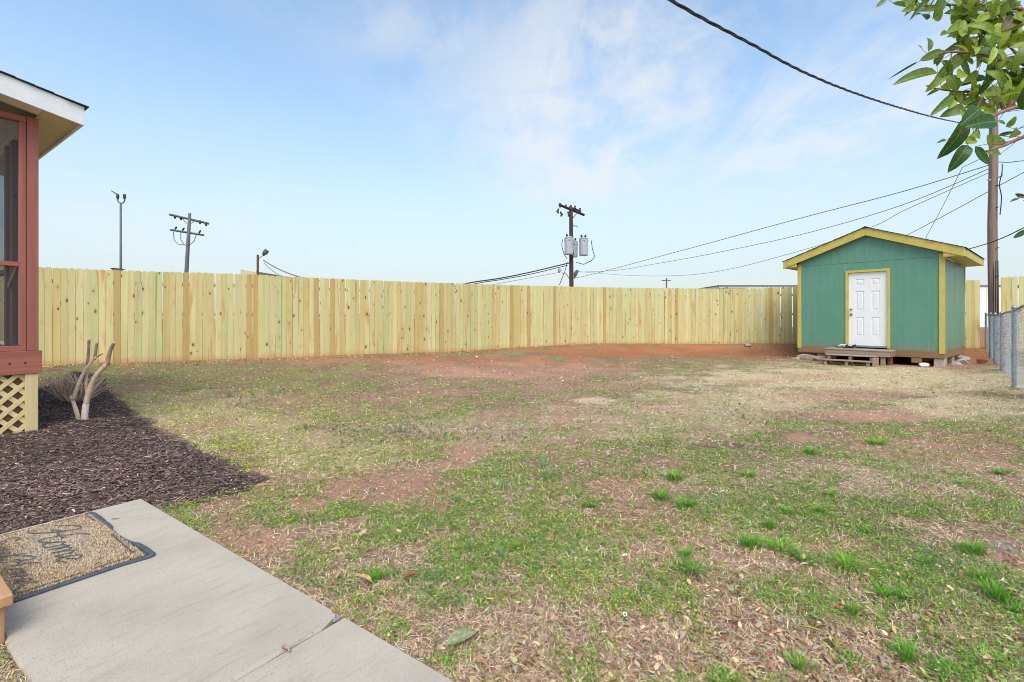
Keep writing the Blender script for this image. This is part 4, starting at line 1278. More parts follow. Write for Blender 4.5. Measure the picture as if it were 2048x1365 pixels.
B((-1.6, -.25, -.1), (-1.48, -.135, .655)).build('pier', M['brown_post'], porch, bevel=.004)
# roof
SLP = .18
def rz_(y): return SLP * (.31 - y)
y0_, y1_ = MAXY - .1, .31
MB().prism([(y0_, 3.364 + rz_(y0_)), (y1_, 3.364), (y1_, 3.567), (y0_, 3.567 + rz_(y0_))], 0, .28, .302).build('rake_fascia', M['white_fascia'], porch, bevel=.002)
MB().prism([(y1_ - .022, 3.366), (y1_, 3.366), (y1_, 3.563), (y1_ - .022, 3.563)], 0, -3.3, .278).build('eave_fascia', M['white_fascia'], porch, bevel=.002)
MB().prism([(y0_, 3.386 + rz_(y0_)), (-.004, 3.386 + rz_(-.004)), (-.004, 3.40 + rz_(-.004)), (y0_, 3.40 + rz_(y0_))], 0, .002, .278).build('soffit', M['cream'], porch)
MB().prism([(.0, 3.384 + rz_(.0)), (.287, 3.384 + rz_(.287)), (.287, 3.40 + rz_(.287)), (.0, 3.40 + rz_(.0))], 0, -3.3, .278).build('soffit', M['soffit_ply'], porch)
MB().prism([(y0_, 3.54 + rz_(y0_)), (y1_ - .025, 3.545), (y1_ - .025, 3.565), (y0_, 3.565 + rz_(y0_))], 0, -3.3, .279).build('roof_deck', M['soffit_ply'], porch)
nc = 20
for i in range(nc):
    ya = y1_ + .035 - i * .143; yb = ya - .19
    zf_ = lambda y, k_: 3.570 + SLP * (.31 - y) + k_
    MB().prism([(yb, zf_(yb, .001)), (ya, zf_(ya, .006)), (ya, zf_(ya, .014)), (yb, zf_(yb, .007))], 0, -3.32, .325 + random.uniform(-.006, .012)).build('shingle_course', M['shingle'], porch)

# ------------------------------------------------------------------ garden shed
shed = empty('garden_shed', SL, SA, 'green garden shed with yellow trim and a white panelled door', 'shed')
SW, SD = 3.407, 3.5
WB, WT = 0.39, 2.845
RID = SW / 2 + .06
def roof_top(x): return 3.81 - .387 * abs(x - RID) * (1.0 if x > RID else .94)
DX0, DX1, DZ0, DZ1 = 1.315, 2.225, 0.475, 2.555
def strips_of(x0, x1, w_):
    n_ = max(1, round((x1 - x0) / w_)); q = (x1 - x0) / n_
    return [(x0 + i * q + .0035, x0 + (i + 1) * q - .0035) for i in range(n_)]
def gable_panel(a, b_, z0):
    za, zb_ = roof_top(a) - .19, roof_top(b_) - .19
    pts = [(a, z0), (b_, z0), (b_, max(zb_, z0 + .005))]
    if a < RID < b_: pts.append((RID, roof_top(RID) - .19))
    pts.append((a, max(za, z0 + .005)))
    return pts
B((.0, .004, WB), (DX0 - .03, .07, WT - .002)).build('front_wall', M['shed_groove'], shed)
B((DX1 + .03, .004, WB), (SW, .07, WT - .002)).build('front_wall', M['shed_groove'], shed)
B((DX0 - .03, .004, DZ1 + .03), (DX1 + .03, .07, WT - .002)).build('front_wall', M['shed_groove'], shed)
for a, b_ in strips_of(.085, DX0 - .072, .205): B((a, 0, WB), (b_, .0038, WT)).build('siding_board', M['shed_green'], shed, bevel=.001)
for a, b_ in strips_of(DX0 - .069, DX1 + .069, .21): B((a, 0, DZ1 + .072), (b_, .0038, WT)).build('siding_board', M['shed_green'], shed, bevel=.002)
for a, b_ in strips_of(DX1 + .072, SW - .10, .205): B((a, 0, WB), (b_, .0038, WT)).build('siding_board', M['shed_green'], shed, bevel=.002)
MB().prism([(.0, WT + .004), (SW, WT + .004), (SW, roof_top(SW) - .12), (RID, roof_top(RID) - .10), (.0, roof_top(0) - .12)], 1, .002, .07).build('gable_wall', M['shed_groove'], shed)
for a, b_ in strips_of(.02, SW - .02, .205):
    MB().prism(gable_panel(a, b_, WT + .006), 1, -.004, .0018).build('siding_board', M['shed_green'], shed)
# right side, left side and back
B((SW - .06, .072, WB), (SW - .005, SD, 2.821)).build('side_wall', M['shed_groove'], shed)
for a, b_ in strips_of(.02, SD - .09, .205): B((SW - .0048, a, WB), (SW, b_, 2.820)).build('siding_board', M['shed_green'], shed, bevel=.002)
B((.0, .072, WB), (.05, SD, 2.82)).build('side_wall', M['shed_green'], shed)
MB().prism([(.052, WB), (SW - .062, WB), (SW - .062, 2.9), (RID, roof_top(RID) - .12), (.052, 2.9)], 1, SD - .06, SD).build('back_wall', M['shed_green'], shed)
# trim
B((-.022, -.026, WB - .06), (.082, -.001, 2.92)).build('corner_trim', M['shed_yellow'], shed, bevel=.003)
B((SW - .098, -.026, WB - .06), (SW + .022, -.001, 2.90)).build('corner_trim', M['shed_yellow'], shed, bevel=.003)
B((SW + .001, -.001, WB - .05), (SW + .021, .016, 2.8195)).build('corner_trim', M['shed_yellow'], shed, bevel=.002)
B((SW - .01, SD - .085, WB), (SW + .016, SD + .01, 2.8195)).build('corner_trim', M['shed_yellow'], shed, bevel=.002)
B((DX0 - .068, -.030, DZ0 - .06), (DX0 - .004, .0, DZ1 + .004)).build('door_trim', M['shed_yellow'], shed, bevel=.003)
B((DX1 + .004, -.030, DZ0 - .06), (DX1 + .068, .0, DZ1 + .004)).build('door_trim', M['shed_yellow'], shed, bevel=.003)
B((DX0 - .068, -.031, DZ1 + .0055), (DX1 + .068, .0, DZ1 + .070)).build('door_trim', M['shed_yellow'], shed, bevel=.003)
B((DX0 - .028, .001, DZ0 - .05), (DX0 - .003, .10, DZ1 + .003)).build('door_jamb', M['shed_yellow'], shed)
B((DX1 + .003, .001, DZ0 - .05), (DX1 + .028, .10, DZ1 + .003)).build('door_jamb', M['shed_yellow'], shed)
B((DX0 - .028, .001, DZ1 + .005), (DX1 + .028, .10, DZ1 + .028)).build('door_jamb', M['shed_yellow'], shed)
B((DX0 - .002, -.03, DZ0 - .05), (DX1 + .002, .10, DZ0 - .006)).build('threshold', M['galv'], shed, bevel=.003)
# door: frame members around six recessed panels, each panel a raised field
door = empty('door', (0, 0, 0)); door.parent = shed
dmb = MB()
dw_, y_f, y_b = DX1 - DX0, .030, .072
cols = [(DX0 + .17, DX0 + .37), (DX0 + .545, DX0 + .745)]
rows = [(DZ0 + .27, DZ0 + .80), (DZ0 + 1.0, DZ0 + 1.55), (DZ0 + 1.72, DZ0 + 1.90)]
xs = [DX0, cols[0][0], cols[0][1], cols[1][0], cols[1][1], DX1]
zs = [DZ0, rows[0][0], rows[0][1], rows[1][0], rows[1][1], rows[2][0], rows[2][1], DZ1]
for i in (0, 2, 4): dmb.box((xs[i], y_f, DZ0), (xs[i + 1], y_b, DZ1))
for (a, b_) in cols:
    for k_ in (0, 2, 4, 6): dmb.box((a, y_f, zs[k_]), (b_, y_b, zs[k_ + 1]))
lf = dmb.build('door_leaf', M['door_white'], door)
for (a, b_) in cols:
    for (c_, e_) in rows:
        mb = MB()
        mb.box((a, y_f + .015, c_), (b_, y_b - .004, e_))
        i1, i2 = .030, .048
        vs_ = [(a + i1, y_f + .0148, c_ + i1), (b_ - i1, y_f + .0148, c_ + i1), (b_ - i1, y_f + .0148, e_ - i1), (a + i1, y_f + .0148, e_ - i1),
               (a + i2, y_f + .002, c_ + i2), (b_ - i2, y_f + .002, c_ + i2), (b_ - i2, y_f + .002, e_ - i2), (a + i2, y_f + .002, e_ - i2)]
        mb.add(vs_, [(0, 1, 5, 4), (1, 2, 6, 5), (2, 3, 7, 6), (3, 0, 4, 7), (4, 5, 6, 7)])
        mb.build('door_panel', M['door_white'], door)
for z_, r_ in ((DZ0 + 1.03, .024), (DZ0 + .885, .030)):
    k_ = MB().tube([(DX0 + .065, y_f, z_), (DX0 + .065, y_f - .014, z_), (DX0 + .065, y_f - .03, z_), (DX0 + .065, y_f - .055, z_), (DX0 + .065, y_f - .062, z_)],
                   [r_ * 1.15, r_ * 1.1, r_ * .5, r_, r_ * .6], 12)
    k_.build('door_knob' if r_ > .026 else 'deadbolt', M['brass'], door, smooth=True)
# roof
def rake(x0, x1, y0, y1, top_off, h_):
    pts = [(x0, roof_top(x0) + top_off - h_), (x1, roof_top(x1) + top_off - h_), (x1, roof_top(x1) + top_off), (x0, roof_top(x0) + top_off)]
    return MB().prism(pts, 1, y0, y1)
EX0, EX1, YF, YB = -.385, SW + .405, -.17, SD + .17
rake(EX0, RID - .001, YF, YF + .022, 0, .225).build('rake_board', M['shed_yellow'], shed, bevel=.003)
rake(RID + .001, EX1, YF, YF + .022, 0, .225).build('rake_board', M['shed_yellow'], shed, bevel=.003)
rake(EX0, RID - .001, YB - .022, YB, 0, .2).build('rake_board', M['shed_yellow'], shed)
rake(RID + .001, EX1, YB - .022, YB, 0, .2).build('rake_board', M['shed_yellow'], shed)
eR, eL = roof_top(EX1), roof_top(EX0)
B((EX1 - .022, YF + .024, eR - .205), (EX1, YB - .024, eR - .004)).build('eave_fascia', M['shed_yellow'], shed, bevel=.003)
B((EX0, YF + .024, eL - .205), (EX0 + .022, YB - .024, eL - .004)).build('eave_fascia', M['shed_yellow'], shed, bevel=.003)
B((SW + .002, YF + .024, eR - .195), (EX1 - .024, YB - .024, eR - .18)).build('soffit', M['shed_yellow'], shed)
B((EX0 + .024, YF + .024, eL - .195), (-.002, YB - .024, eL - .18)).build('soffit', M['shed_yellow'], shed)
MB().prism([(SW + .003, 2.8395), (EX1 - .024, 2.8395), (EX1 - .024, roof_top(EX1 - .024) - .06), (SW + .003, roof_top(SW) - .06)], 1, YF + .0225, YF + .04).build('box_end', M['shed_yellow'], shed)
MB().prism([(EX0 + .024, eL - .179), (-.003, eL - .179), (-.003, roof_top(0) - .06), (EX0 + .024, roof_top(EX0 + .024) - .06)], 1, YF + .0225, YF + .04).build('box_end', M['shed_yellow'], shed)
rake(.0, RID - .001, YF + .024, -.012, -.175, .012).build('soffit', M['shed_yellow'], shed)
rake(RID + .001, SW, YF + .024, -.012, -.175, .012).build('soffit', M['shed_yellow'], shed)
rake(EX0 + .002, RID - .001, YF + .024, YB - .024, -.03, .015).build('roof_deck', M['joist'], shed)
rake(RID + .001, EX1 - .002, YF + .024, YB - .024, -.03, .015).build('roof_deck', M['joist'], shed)
for sgn in (-1, 1):
    ex = EX0 - .03 if sgn < 0 else EX1 + .03
    for i in range(16):
        xa = ex - sgn * (i * .143) ; xb = xa - sgn * .19
        if (xb - RID) * sgn < 0: xb = RID
        if (xa - RID) * sgn < .02: break
        q = lambda x_, k_: (x_, roof_top(x_) + k_)
        pts = [q(xb, .002), q(xa, .007), q(xa, .016), q(xb, .008)]
        if sgn > 0: pts = pts[::1]
        MB().prism(pts, 1, YF - .03 + random.uniform(-.012, .008), YB + .03).build('shingle_course', M['shingle'], shed)
MB().prism([(RID - .12, roof_top(RID - .12) + .016), (RID + .12, roof_top(RID + .12) + .016), (RID, roof_top(RID) + .030)], 1, YF - .025, YB + .025).build('ridge_cap', M['shingle'], shed)
# floor frame and supports
B((-.01, -.012, .205), (SW + .012, .028, WB - .004)).build('rim_joist', M['joist'], shed, bevel=.004)
B((SW - .028, .030, .205), (SW + .011, SD, WB - .004)).build('rim_joist', M['joist'], shed, bevel=.004)
B((-.01, .030, .205), (.028, SD, WB - .004)).build('rim_joist', M['joist'], shed)
for x_ in (.62, 2.78): B((x_, .03, .07), (x_ + .16, SD - .2, .204)).build('skid', M['joist'], shed, bevel=.004)
for (x_, y_, sx_, sy_, z0_, z1_, mt) in ((.50, .02, .12, .3, -.06, .204, 'joist'), (2.74, .0, .22, .02, .06, .202, 'joist'), (3.20, .02, .22, .35, -.06, .203, 'block'),
                                         (3.15, 1.5, .22, .4, -.05, .203, 'block'), (3.15, 2.9, .22, .4, -.05, .203, 'block'), (.05, 1.6, .22, .4, -.05, .203, 'block'), (1.7, 1.4, .3, .4, -.05, .203, 'block')):
    B((x_, y_, z0_), (x_ + sx_, y_ + sy_, z1_)).build('support_block', M[mt], shed, bevel=.012)


def S(x, y, z=0.0): return SL + se * x + ss * y + Vector((0, 0, z))


# steps up to the shed door
steps = empty('wooden_steps', S(1.55, -.4), SA, 'weathered plank steps with a landing below the white shed door', 'steps')
ox = -1.55; oy = .4
Bs = lambda lo, hi: MB().box((lo[0] + ox, lo[1] + oy, lo[2]), (hi[0] + ox, hi[1] + oy, hi[2]))
for i in range(3): Bs((.88, -.66 + i * .206, .355), (2.44, -.46 + i * .206 - .006, .392)).build('landing_board', M['old_wood'], steps, bevel=.006)
Bs((.90, -.645, .215), (2.42, -.605, .353)).build('landing_beam', M['old_wood'], steps, bevel=.006)
Bs((2.40, -.604, .215), (2.44, -.05, .353)).build('landing_beam', M['joist'], steps, bevel=.006)
Bs((.90, -.604, .215), (.94, -.05, .353)).build('landing_beam', M['joist'], steps, bevel=.006)
for (x_, y_, mt) in ((.95, -.60, 'old_wood'), (2.20, -.60, 'old_wood'), (2.30, -.35, 'brown_post'), (.96, -.2, 'old_wood')):
    Bs((x_, y_, -.08), (x_ + .10, y_ + .09, .213)).build('landing_post', M[mt], steps, bevel=.006)
Bs((1.02, -.96, .212), (2.16, -.70, .244)).build('tread', M['old_wood'], steps, bevel=.006)
Bs((1.00, -1.20, .082), (2.14, -.95, .114)).build('tread', M['old_wood'], steps, bevel=.006)
for x_ in (1.06, 1.56, 2.04):
    Bs((x_, -.93, -.08), (x_ + .07, -.72, .21)).build('riser_block', M['old_wood'], steps, bevel=.006)
    Bs((x_ - .02, -1.17, -.08), (x_ + .05, -.97, .08)).build('riser_block', M['old_wood'], steps, bevel=.006)
Bs((2.145, -1.16, -.05), (2.185, -.66, .20)).build('stringer', M['old_wood'], steps, bevel=.006)


def rock(loc, size, seed, mat='stone'):
    import bmesh
    bm = bmesh.new(); bmesh.ops.create_icosphere(bm, subdivisions=3, radius=1)
    r = random.Random(seed); pl = [(Vector((r.gauss(0, 1), r.gauss(0, 1), r.gauss(0, 1))).normalized(), r.uniform(.55, .85)) for _ in range(9)]
    for v_ in bm.verts:
        for nrm, dd in pl:
            e = v_.co.dot(nrm) - dd
            if e > 0: v_.co -= nrm * e
        v_.co = Vector((v_.co.x * size[0], v_.co.y * size[1], v_.co.z * size[2]))
    me = bpy.data.meshes.new('stone'); bm.to_mesh(me); bm.free(); me.materials.append(M[mat])
    o = link('stone', me); o.location = loc; o.rotation_euler = (0, 0, SA + r.uniform(-.3, .3))
    return o
for (x_, y_, z_, sz, sd_, lb) in ((.30, -.18, .06, (.30, .16, .12), 1, 'broad flat brown stone leaning under the left corner of the shed'),
                                  (.70, -.26, .03, (.24, .15, .12), 2, 'brown stone beside the left end of the shed steps'),
                                  (.02, -.30, .00, (.16, .12, .08), 3, 'small brown stone lying left of the flat stone'),
                                  (3.62, .25, .03, (.14, .12, .10), 5, 'grey rubble lump by the right front corner of the shed'),
                                  (3.66, .75, .06, (.16, .14, .11), 6, 'grey rubble lump halfway along the right side of the shed'),
                                  (3.62, 1.4, .10, (.15, .15, .12), 8, 'pale rubble lump at the rear of the right side of the shed'),
                                  (1.96, -1.62, -0.02, (.05, .05, .03), 9, 'tiny pale stone in front of the shed steps')):
    p = S(x_, y_); o = rock((p.x, p.y, tz(p.x, p.y) + z_), sz, sd_, 'stone' if sd_ < 4 else 'block')
    tag(o, lb, 'stone')

# things lying around the shed
mb = MB()
for i in range(7):
    a = i * .9; c0 = Vector((.05 * math.cos(a) * (1 + .5 * (i % 3)), .03 * math.sin(a * 1.7), .012))
    pts = [c0 + Vector((.07 * math.cos(a + k_ * 1.0), .035 * math.sin(a + k_), .012 * (k_ % 3))) for k_ in range(6)]
    mb.tube(pts, .011, 6)
m_, t, b, o_ = new_mat('mottled_cloth')
vo = t.n('TexVoronoi'); vo.inputs['Scale'].default_value = 28; t.l(t.n('TexCoord').outputs['Object'], vo.inputs['Vector'])
sp_ = t.n('SeparateColor'); t.l(vo.outputs['Color'], sp_.inputs[0])
t.l(t.mix(t.math('GREATER_THAN', sp_.outputs[0], .5), (.03, .03, .035, 1), (.6, .6, .62, 1)), b.inputs['Base Color']); b.inputs['Roughness'].default_value = .9
o = mb.build('rag', m_, None, smooth=True); o.location = S(1.36, -.30, .394); o.rotation_euler = (0, 0, SA); o.scale = (1.9, 1.6, 2.6)
tag(o, 'black and white crumpled rag lying on the shed landing', 'rag')
p = S(4.05, .55)
mb = MB().tube([(0, 0, 0), (0, 0, .012), (0, 0, .10), (0, 0, .115), (0, 0, .115), (0, 0, .03)], [.07, .075, .11, .118, .10, .07], 16)
o = mb.build('clay_pot', M['terracotta'], None, smooth=False); o.location = (p.x, p.y, tz(p.x, p.y) - .01); o.rotation_euler = (R(7), 0, 0)
tag(o, 'small orange terracotta bowl on the ground right of the shed', 'bowl')
mb = MB()
for k_ in range(2):
    pass
import bmesh as _bm
bm_ = _bm.new(); _bm.ops.create_icosphere(bm_, subdivisions=2, radius=1)
for v_ in bm_.verts: v_.co = Vector((v_.co.x * .13, v_.co.y * .08, v_.co.z * .06)) * random.uniform(.75, 1.2)
me = bpy.data.meshes.new('plastic_bag'); bm_.to_mesh(me); bm_.free(); me.materials.append(M['white_plastic'])
o = link('plastic_bag', me); p = S(3.02, -.10); o.location = (p.x, p.y, tz(p.x, p.y) + .05)
tag(o, 'crumpled white plastic bag tucked under the shed', 'bag')
mb = MB().tube([S(-.75, .1, .32), S(-.45, .0, .18), S(-.15, -.1, .03)], [.012, .016, .014], 6, lump=.15)
o = mb.build('stick', M['rust'], None); tag(o, 'reddish stick leaning on the ground left of the shed', 'stick')
p0, p1 = G(1000, 690), None
q0 = P(812, 690, 13.0); q1 = P(850, 703, 12.9)
o = MB().tube([q0, (q0 + q1) / 2 + Vector((0, 0, .01)), q1], .009, 6).build('stick', M['twig'], None)
tag(o, 'thin stick leaning against the base of the pine fence', 'stick')
g = G(1470, 940); o = MB().tube([(0, 0, .01), (.05, .09, .03), (.06, .17, .015)], [.006, .008, .005], 6).build('stick', M['cut_wood'], None)
o.location = (g.x - .03, g.y - .05, tz(g.x, g.y)); tag(o, 'short pale stick lying in the middle of the lawn', 'stick')
p = P(1495, 684, 17.05); o = rock((p.x, p.y, tz(p.x, p.y) + .05), (.14, .1, .09), 14); tag(o, 'single stone lying at the base of the pine fence', 'stone')
# stray litter in the lawn
g = G(1250, 1230)
mb = MB()
for k_ in range(16):
    a0_, a1_ = 2 * math.pi * k_ / 16, 2 * math.pi * (k_ + 1) / 16
    for r0_, r1_, z0_, z1_ in ((.013, .007, .012, .011), (.013, .013, 0, .012)):
        mb.add([(r0_ * math.cos(a0_), r0_ * math.sin(a0_), z0_), (r0_ * math.cos(a1_), r0_ * math.sin(a1_), z0_), (r1_ * math.cos(a1_), r1_ * math.sin(a1_), z1_), (r1_ * math.cos(a0_), r1_ * math.sin(a0_), z1_)], [(0, 1, 2, 3)])
o = mb.build('plastic_ring', M['white_plastic'], None); o.location = (g.x, g.y, tz(g.x, g.y) + .015); o.rotation_euler = (R(25), 0, 0); o.scale = (.7, .7, .7)
tag(o, 'small white plastic ring dropped in the lawn', 'ring')
g = G(1678, 1216)
o = MB().tube([(-.012, 0, .01), (-.004, 0, .012), (.012, .003, .013)], [.005, .007, .006], 8).build('bottle_cap', M['red_plastic'], None)
o.location = (g.x, g.y, tz(g.x, g.y) + .01); tag(o, 'small red plastic cap dropped among grass tufts', 'cap')

# ------------------------------------------------------------------ chain link fence on the right
clf = empty('chain_link_fence', (CLX[2], CLY[2], 0), 0, 'galvanised chain link fence running past the right side of the shed', 'fence')
def clz(Y): return np.interp(Y, [5, 6.9, 8, 10.5, 12, 13.9, 15.35], [1.50, 1.44, 1.39, 1.325, 1.32, 1.345, 1.36])
o0 = clf.location
for i in range(len(CLY)):
    zb = tz(CLX[i], CLY[i]); zt = float(clz(CLY[i])) + .02
    mb = MB().tube([(0, 0, -.2), (0, 0, zt - zb)], .030, 10)
    p = mb.build('post', M['galv'], clf, smooth=False); p.location = Vector((CLX[i], CLY[i], zb)) - o0
    cpm = MB().tube([(0, 0, 0), (0, 0, .02), (0, 0, .045), (0, 0, .055)], [.036, .036, .024, .006], 10).build('post_cap', M['galv'], p, smooth=True)
    cpm.location = (0, 0, zt - zb)
ys = np.linspace(CLY[0], CLY[-1], 60)
pts = [Vector((np.interp(y_, CLY, CLX), y_, float(clz(y_)) + .012 * math.sin(y_ * 2.1))) - o0 for y_ in ys]
MB().tube(pts, .021, 8).build('top_rail', M['old_rail'], clf, smooth=True)
mb = MB()
seg = np.concatenate([[0], np.cumsum(np.hypot(np.diff(CLX), np.diff(CLY)))])
Ltot = seg[-1]; pit = .062; nw = int(Ltot / pit)
for k_ in range(nw):
    s0_ = k_ * pit
    pm = Vector((np.interp(s0_, seg, CLX), np.interp(s0_, seg, CLY), 0))
    zb = tz(pm.x, pm.y) + .02; zt = float(clz(pm.y)); nz_ = int((zt - zb) / (pit * .5)); line = []
    for j in range(nz_ + 1):
        s1_ = s0_ + (pit * .5 if ((j + k_) % 2) else -pit * .5) * .98
        line.append(Vector((np.interp(s1_, seg, CLX), np.interp(s1_, seg, CLY) , zb + (zt - zb) * j / nz_)) - o0 + Vector((.034, -.032, 0)) + Vector((.002, 0, 0)) * (j % 2))
    mb.tube(line, .0022, 3, cap=False)
cm = mb.build('chain_mesh', M['galv_wire'], clf); cm['kind'] = 'stuff'
# dry vine twined through it
mb = MB()
for k_ in range(9):
    y_ = random.uniform(8.5, 12.5); pts = []
    for j in range(12):
        yy_ = y_ + random.uniform(-.25, .25) + j * .04; xx_ = np.interp(yy_, CLY, CLX)
        pts.append((xx_ + random.uniform(0.02, .10), yy_ - .02, tz(xx_, yy_) + j * .10))
    mb.tube(pts, .006, 5)
o = mb.build('vine', M['twig'], None); tag(o, 'bare brown vine twined through the chain link fence', 'vine')


# ------------------------------------------------------------------ utility poles and wires
def arc(a, b_, sag, k_=24):
    return [a.lerp(b_, i / k_) - Vector((0, 0, sag * 4 * (i / k_) * (1 - i / k_))) for i in range(k_ + 1)]
def thing_tube(name, pts, r, mat, label, cat, group=None, sides=6):
    o = MB().tube(pts, r, sides, lump=0).build(name, mat, None, smooth=True)
    return tag(o, label, cat, group)


# near pole, right
UY = 15.62; UX = (1986 - CU) * UY / F
up = empty('utility_pole', (UX, UY, .2), 0, 'tall weathered wooden utility pole behind the shed and chain link fence', 'utility pole')
ztop = H + (HV - 178) * UY / F
pts = [(0.02 * math.sin(i * .7), 0.0, -.4 + (ztop + .2) * i / 14) for i in range(15)]
MB().tube(pts, [.132 - .025 * i / 14 for i in range(15)], 16, lump=.02).build('pole', M['pole_wood'], up, smooth=True)
mb = MB()
for k_ in range(5):
    a = -2.3 + k_ * .42
    mb.tube([(.110 * math.cos(a) * (1.22 - .22 * j / 8), .110 * math.sin(a) * (1.22 - .22 * j / 8) - .012, .3 + 2.6 * j / 8 + .25 * math.sin(j * 1.1 + k_) * 0) for j in range(9)], .008, 5)
mb.build('ground_wire', M['wire'], up)
for z_ in (2.4, 3.3, 4.6, 5.3):
    MB().tube([(-.02, -.10, z_), (-.02, -.21, z_)], .014, 6).build('bolt', M['black_metal'], up)
MB().tube([(.14, 0, 5.6), (.24, -.03, 5.62), (.26, -.03, 5.70)], .02, 6).build('wire_bracket', M['black_metal'], up)
MB().tube([(-.14, -.05, 5.5), (-.24, -.08, 5.5)], .03, 8).build('insulator', M['transformer'], up)

# centre pole with transformers
CY_ = 34.0
c0 = P(1142, 572, CY_); zt = H + (HV - 415) * CY_ / F; zb = 0.0
cpole = empty('utility_pole', (c0.x, CY_, 0), 0, 'dark brown utility pole with grey transformers behind the middle of the fence', 'utility pole')
MB().tube([(.05 * (1 - i / 8), 0, zt * i / 8) for i in range(9)], [.17 - .04 * i / 8 for i in range(9)], 12).build('pole', M['pole_dark'], cpole, smooth=True)
def cz_(v): return H + (HV - v) * CY_ / F
def cxp(u): return (u - CU) * CY_ / F - c0.x
arm = MB().box((-.06, -.05, -.06), (0, .05, .06))
MB().tube([(cxp(1116), -.9, cz_(416)), (cxp(1172), .9, cz_(425))], .10, 4).build('cross_arm', M['pole_dark'], cpole)
MB().tube([(cxp(1140), .35, cz_(412)), (cxp(1166), 1.1, cz_(416))], .07, 4).build('cross_arm', M['pole_dark'], cpole)
for u, v in ((1120, 408), (1132, 411), (1142, 412), (1150, 413), (1160, 418)):
    MB().tube([(cxp(u), 0, cz_(v + 8)), (cxp(u), 0, cz_(v + 4)), (cxp(u), 0, cz_(v + 2)), (cxp(u), 0, cz_(v - 1))], [.03, .09, .05, .07], 8).build('insulator', M['black_metal'], cpole)
for (u, v, du) in ((1117, 425, -3), (1135, 431, 2), (1120, 431, 3)):
    MB().tube([(cxp(u), -.2, cz_(v - 6)), (cxp(u + du), -.25, cz_(v)), (cxp(u + du * .3), -.3, cz_(v + 4))], [.05, .09, .05], 6).build('cutout_fuse', M['black_metal'], cpole)
MB().tube([(cxp(1141), 0, cz_(424)), (cxp(1145), -.1, cz_(436))], .03, 4).build('arm_brace', M['black_metal'], cpole)
MB().tube([(cxp(1156), .2, cz_(424)), (cxp(1146), 0, cz_(436))], .03, 4).build('arm_brace', M['black_metal'], cpole)
MB().tube([(cxp(1146), 0, cz_(452)), (cxp(1156), 0, cz_(453))], .03, 4).build('bracket', M['black_metal'], cpole)
for (u, yo, rr, v0, v1) in ((1136.5, -.42, .31, 478, 511.5), (1149, .50, .29, 482, 513), (1167, -.05, .31, 478, 512)):
    tr_ = MB().tube([(cxp(u), yo, cz_(v1)), (cxp(u), yo, cz_(v1 - 2)), (cxp(u), yo, cz_(v0 + 2)), (cxp(u), yo, cz_(v0)), (cxp(u), yo, cz_(v0 - 2.5))], [rr * .93, rr, rr, rr * 1.06, rr * .5], 20)
    tb = tr_.build('transformer', M['transformer'], cpole)
    for dx in (-.14, .12):
        MB().tube([(cxp(u) + dx, yo, cz_(v0 - 1)), (cxp(u) + dx, yo, cz_(v0 - 4)), (cxp(u) + dx * 1.2, yo, cz_(v0 - 8))], [.05, .085, .04], 8).build('bushing', M['black_metal'], tb)
    MB().tube([(cxp(u) - rr * 1.02, yo - .1, cz_(v0 + 5)), (cxp(u), yo - rr * 1.04, cz_(v0 + 6)), (cxp(u) + rr * 1.02, yo - .1, cz_(v0 + 5))], .03, 6).build('hanger_band', M['black_metal'], tb)
for pts in ([(1123, 482), (1122, 495), (1126, 510), (1132, 520)], [(1180, 484), (1182, 500), (1187, 516), (1180, 524), (1165, 531), (1150, 527)], [(1136, 486), (1142, 500), (1146, 512)], [(1133, 527), (1128, 545), (1117, 572)]):
    MB().tube([(cxp(u), -.55, cz_(v)) for u, v in pts], .026, 5).build('lead_wire', M['black_metal'], cpole)
MB().tube([(cxp(1122), 0, cz_(544)), (cxp(1119), 0, cz_(541)), (cxp(1117), 0, cz_(538))], [.14, .15, .06], 10).build('lamp_head', M['transformer'], cpole)
MB().tube([(cxp(1123), 0, cz_(546)), (cxp(1132), 0, cz_(548)), (cxp(1138), 0, cz_(556)), (cxp(1140), 0, cz_(560))], .035, 6).build('lamp_arm', M['galv'], cpole)
MB().tube([(cxp(1149), 0, cz_(557)), (cxp(1151), 0, cz_(548)), (cxp(1155), 0, cz_(541))], [.05, .14, .10], 8).build('flood_lamp', M['pole_grey'], cpole)

# left pole with two cross arms
LY = 48.0
l0 = P(372, 545, LY)
lp = empty('utility_pole', (l0.x, LY, 0), 0, 'leaning dark utility pole with two cross arms behind the left fence', 'utility pole')
lz = lambda v: H + (HV - v) * LY / F
lx = lambda u: (u - CU) * LY / F - l0.x
MB().tube([(lx(369.5), 0, 0), (lx(372), 0, lz(560)), (lx(376), 0, lz(490)), (lx(379.5), 0, lz(427))], [.20, .19, .17, .14], 10).build('pole', M['pole_grey'], lp, smooth=True)
MB().tube([(lx(346), -.5, lz(431.5)), (lx(412), .5, lz(446))], .11, 4).build('cross_arm', M['pole_grey'], lp)
MB().tube([(lx(346), -.4, lz(461.5)), (lx(403), .4, lz(469.5))], .10, 4).build('cross_arm', M['pole_grey'], lp)
for u, v in ((350, 432), (362, 435), (400, 443), (412, 447)):
    MB().tube([(lx(u), 0, lz(v + 6)), (lx(u), 0, lz(v + 3)), (lx(u), 0, lz(v - 2))], [.05, .12, .06], 6).build('insulator', M['black_metal'], lp)
for u, v in ((350, 460), (365, 462), (398, 467)):
    MB().tube([(lx(u), 0, lz(v)), (lx(u + 2), 0, lz(v - 4)), (lx(u + 4), 0, lz(v - 6))], [.07, .09, .04], 6).build('cutout_fuse', M['black_metal'], lp)
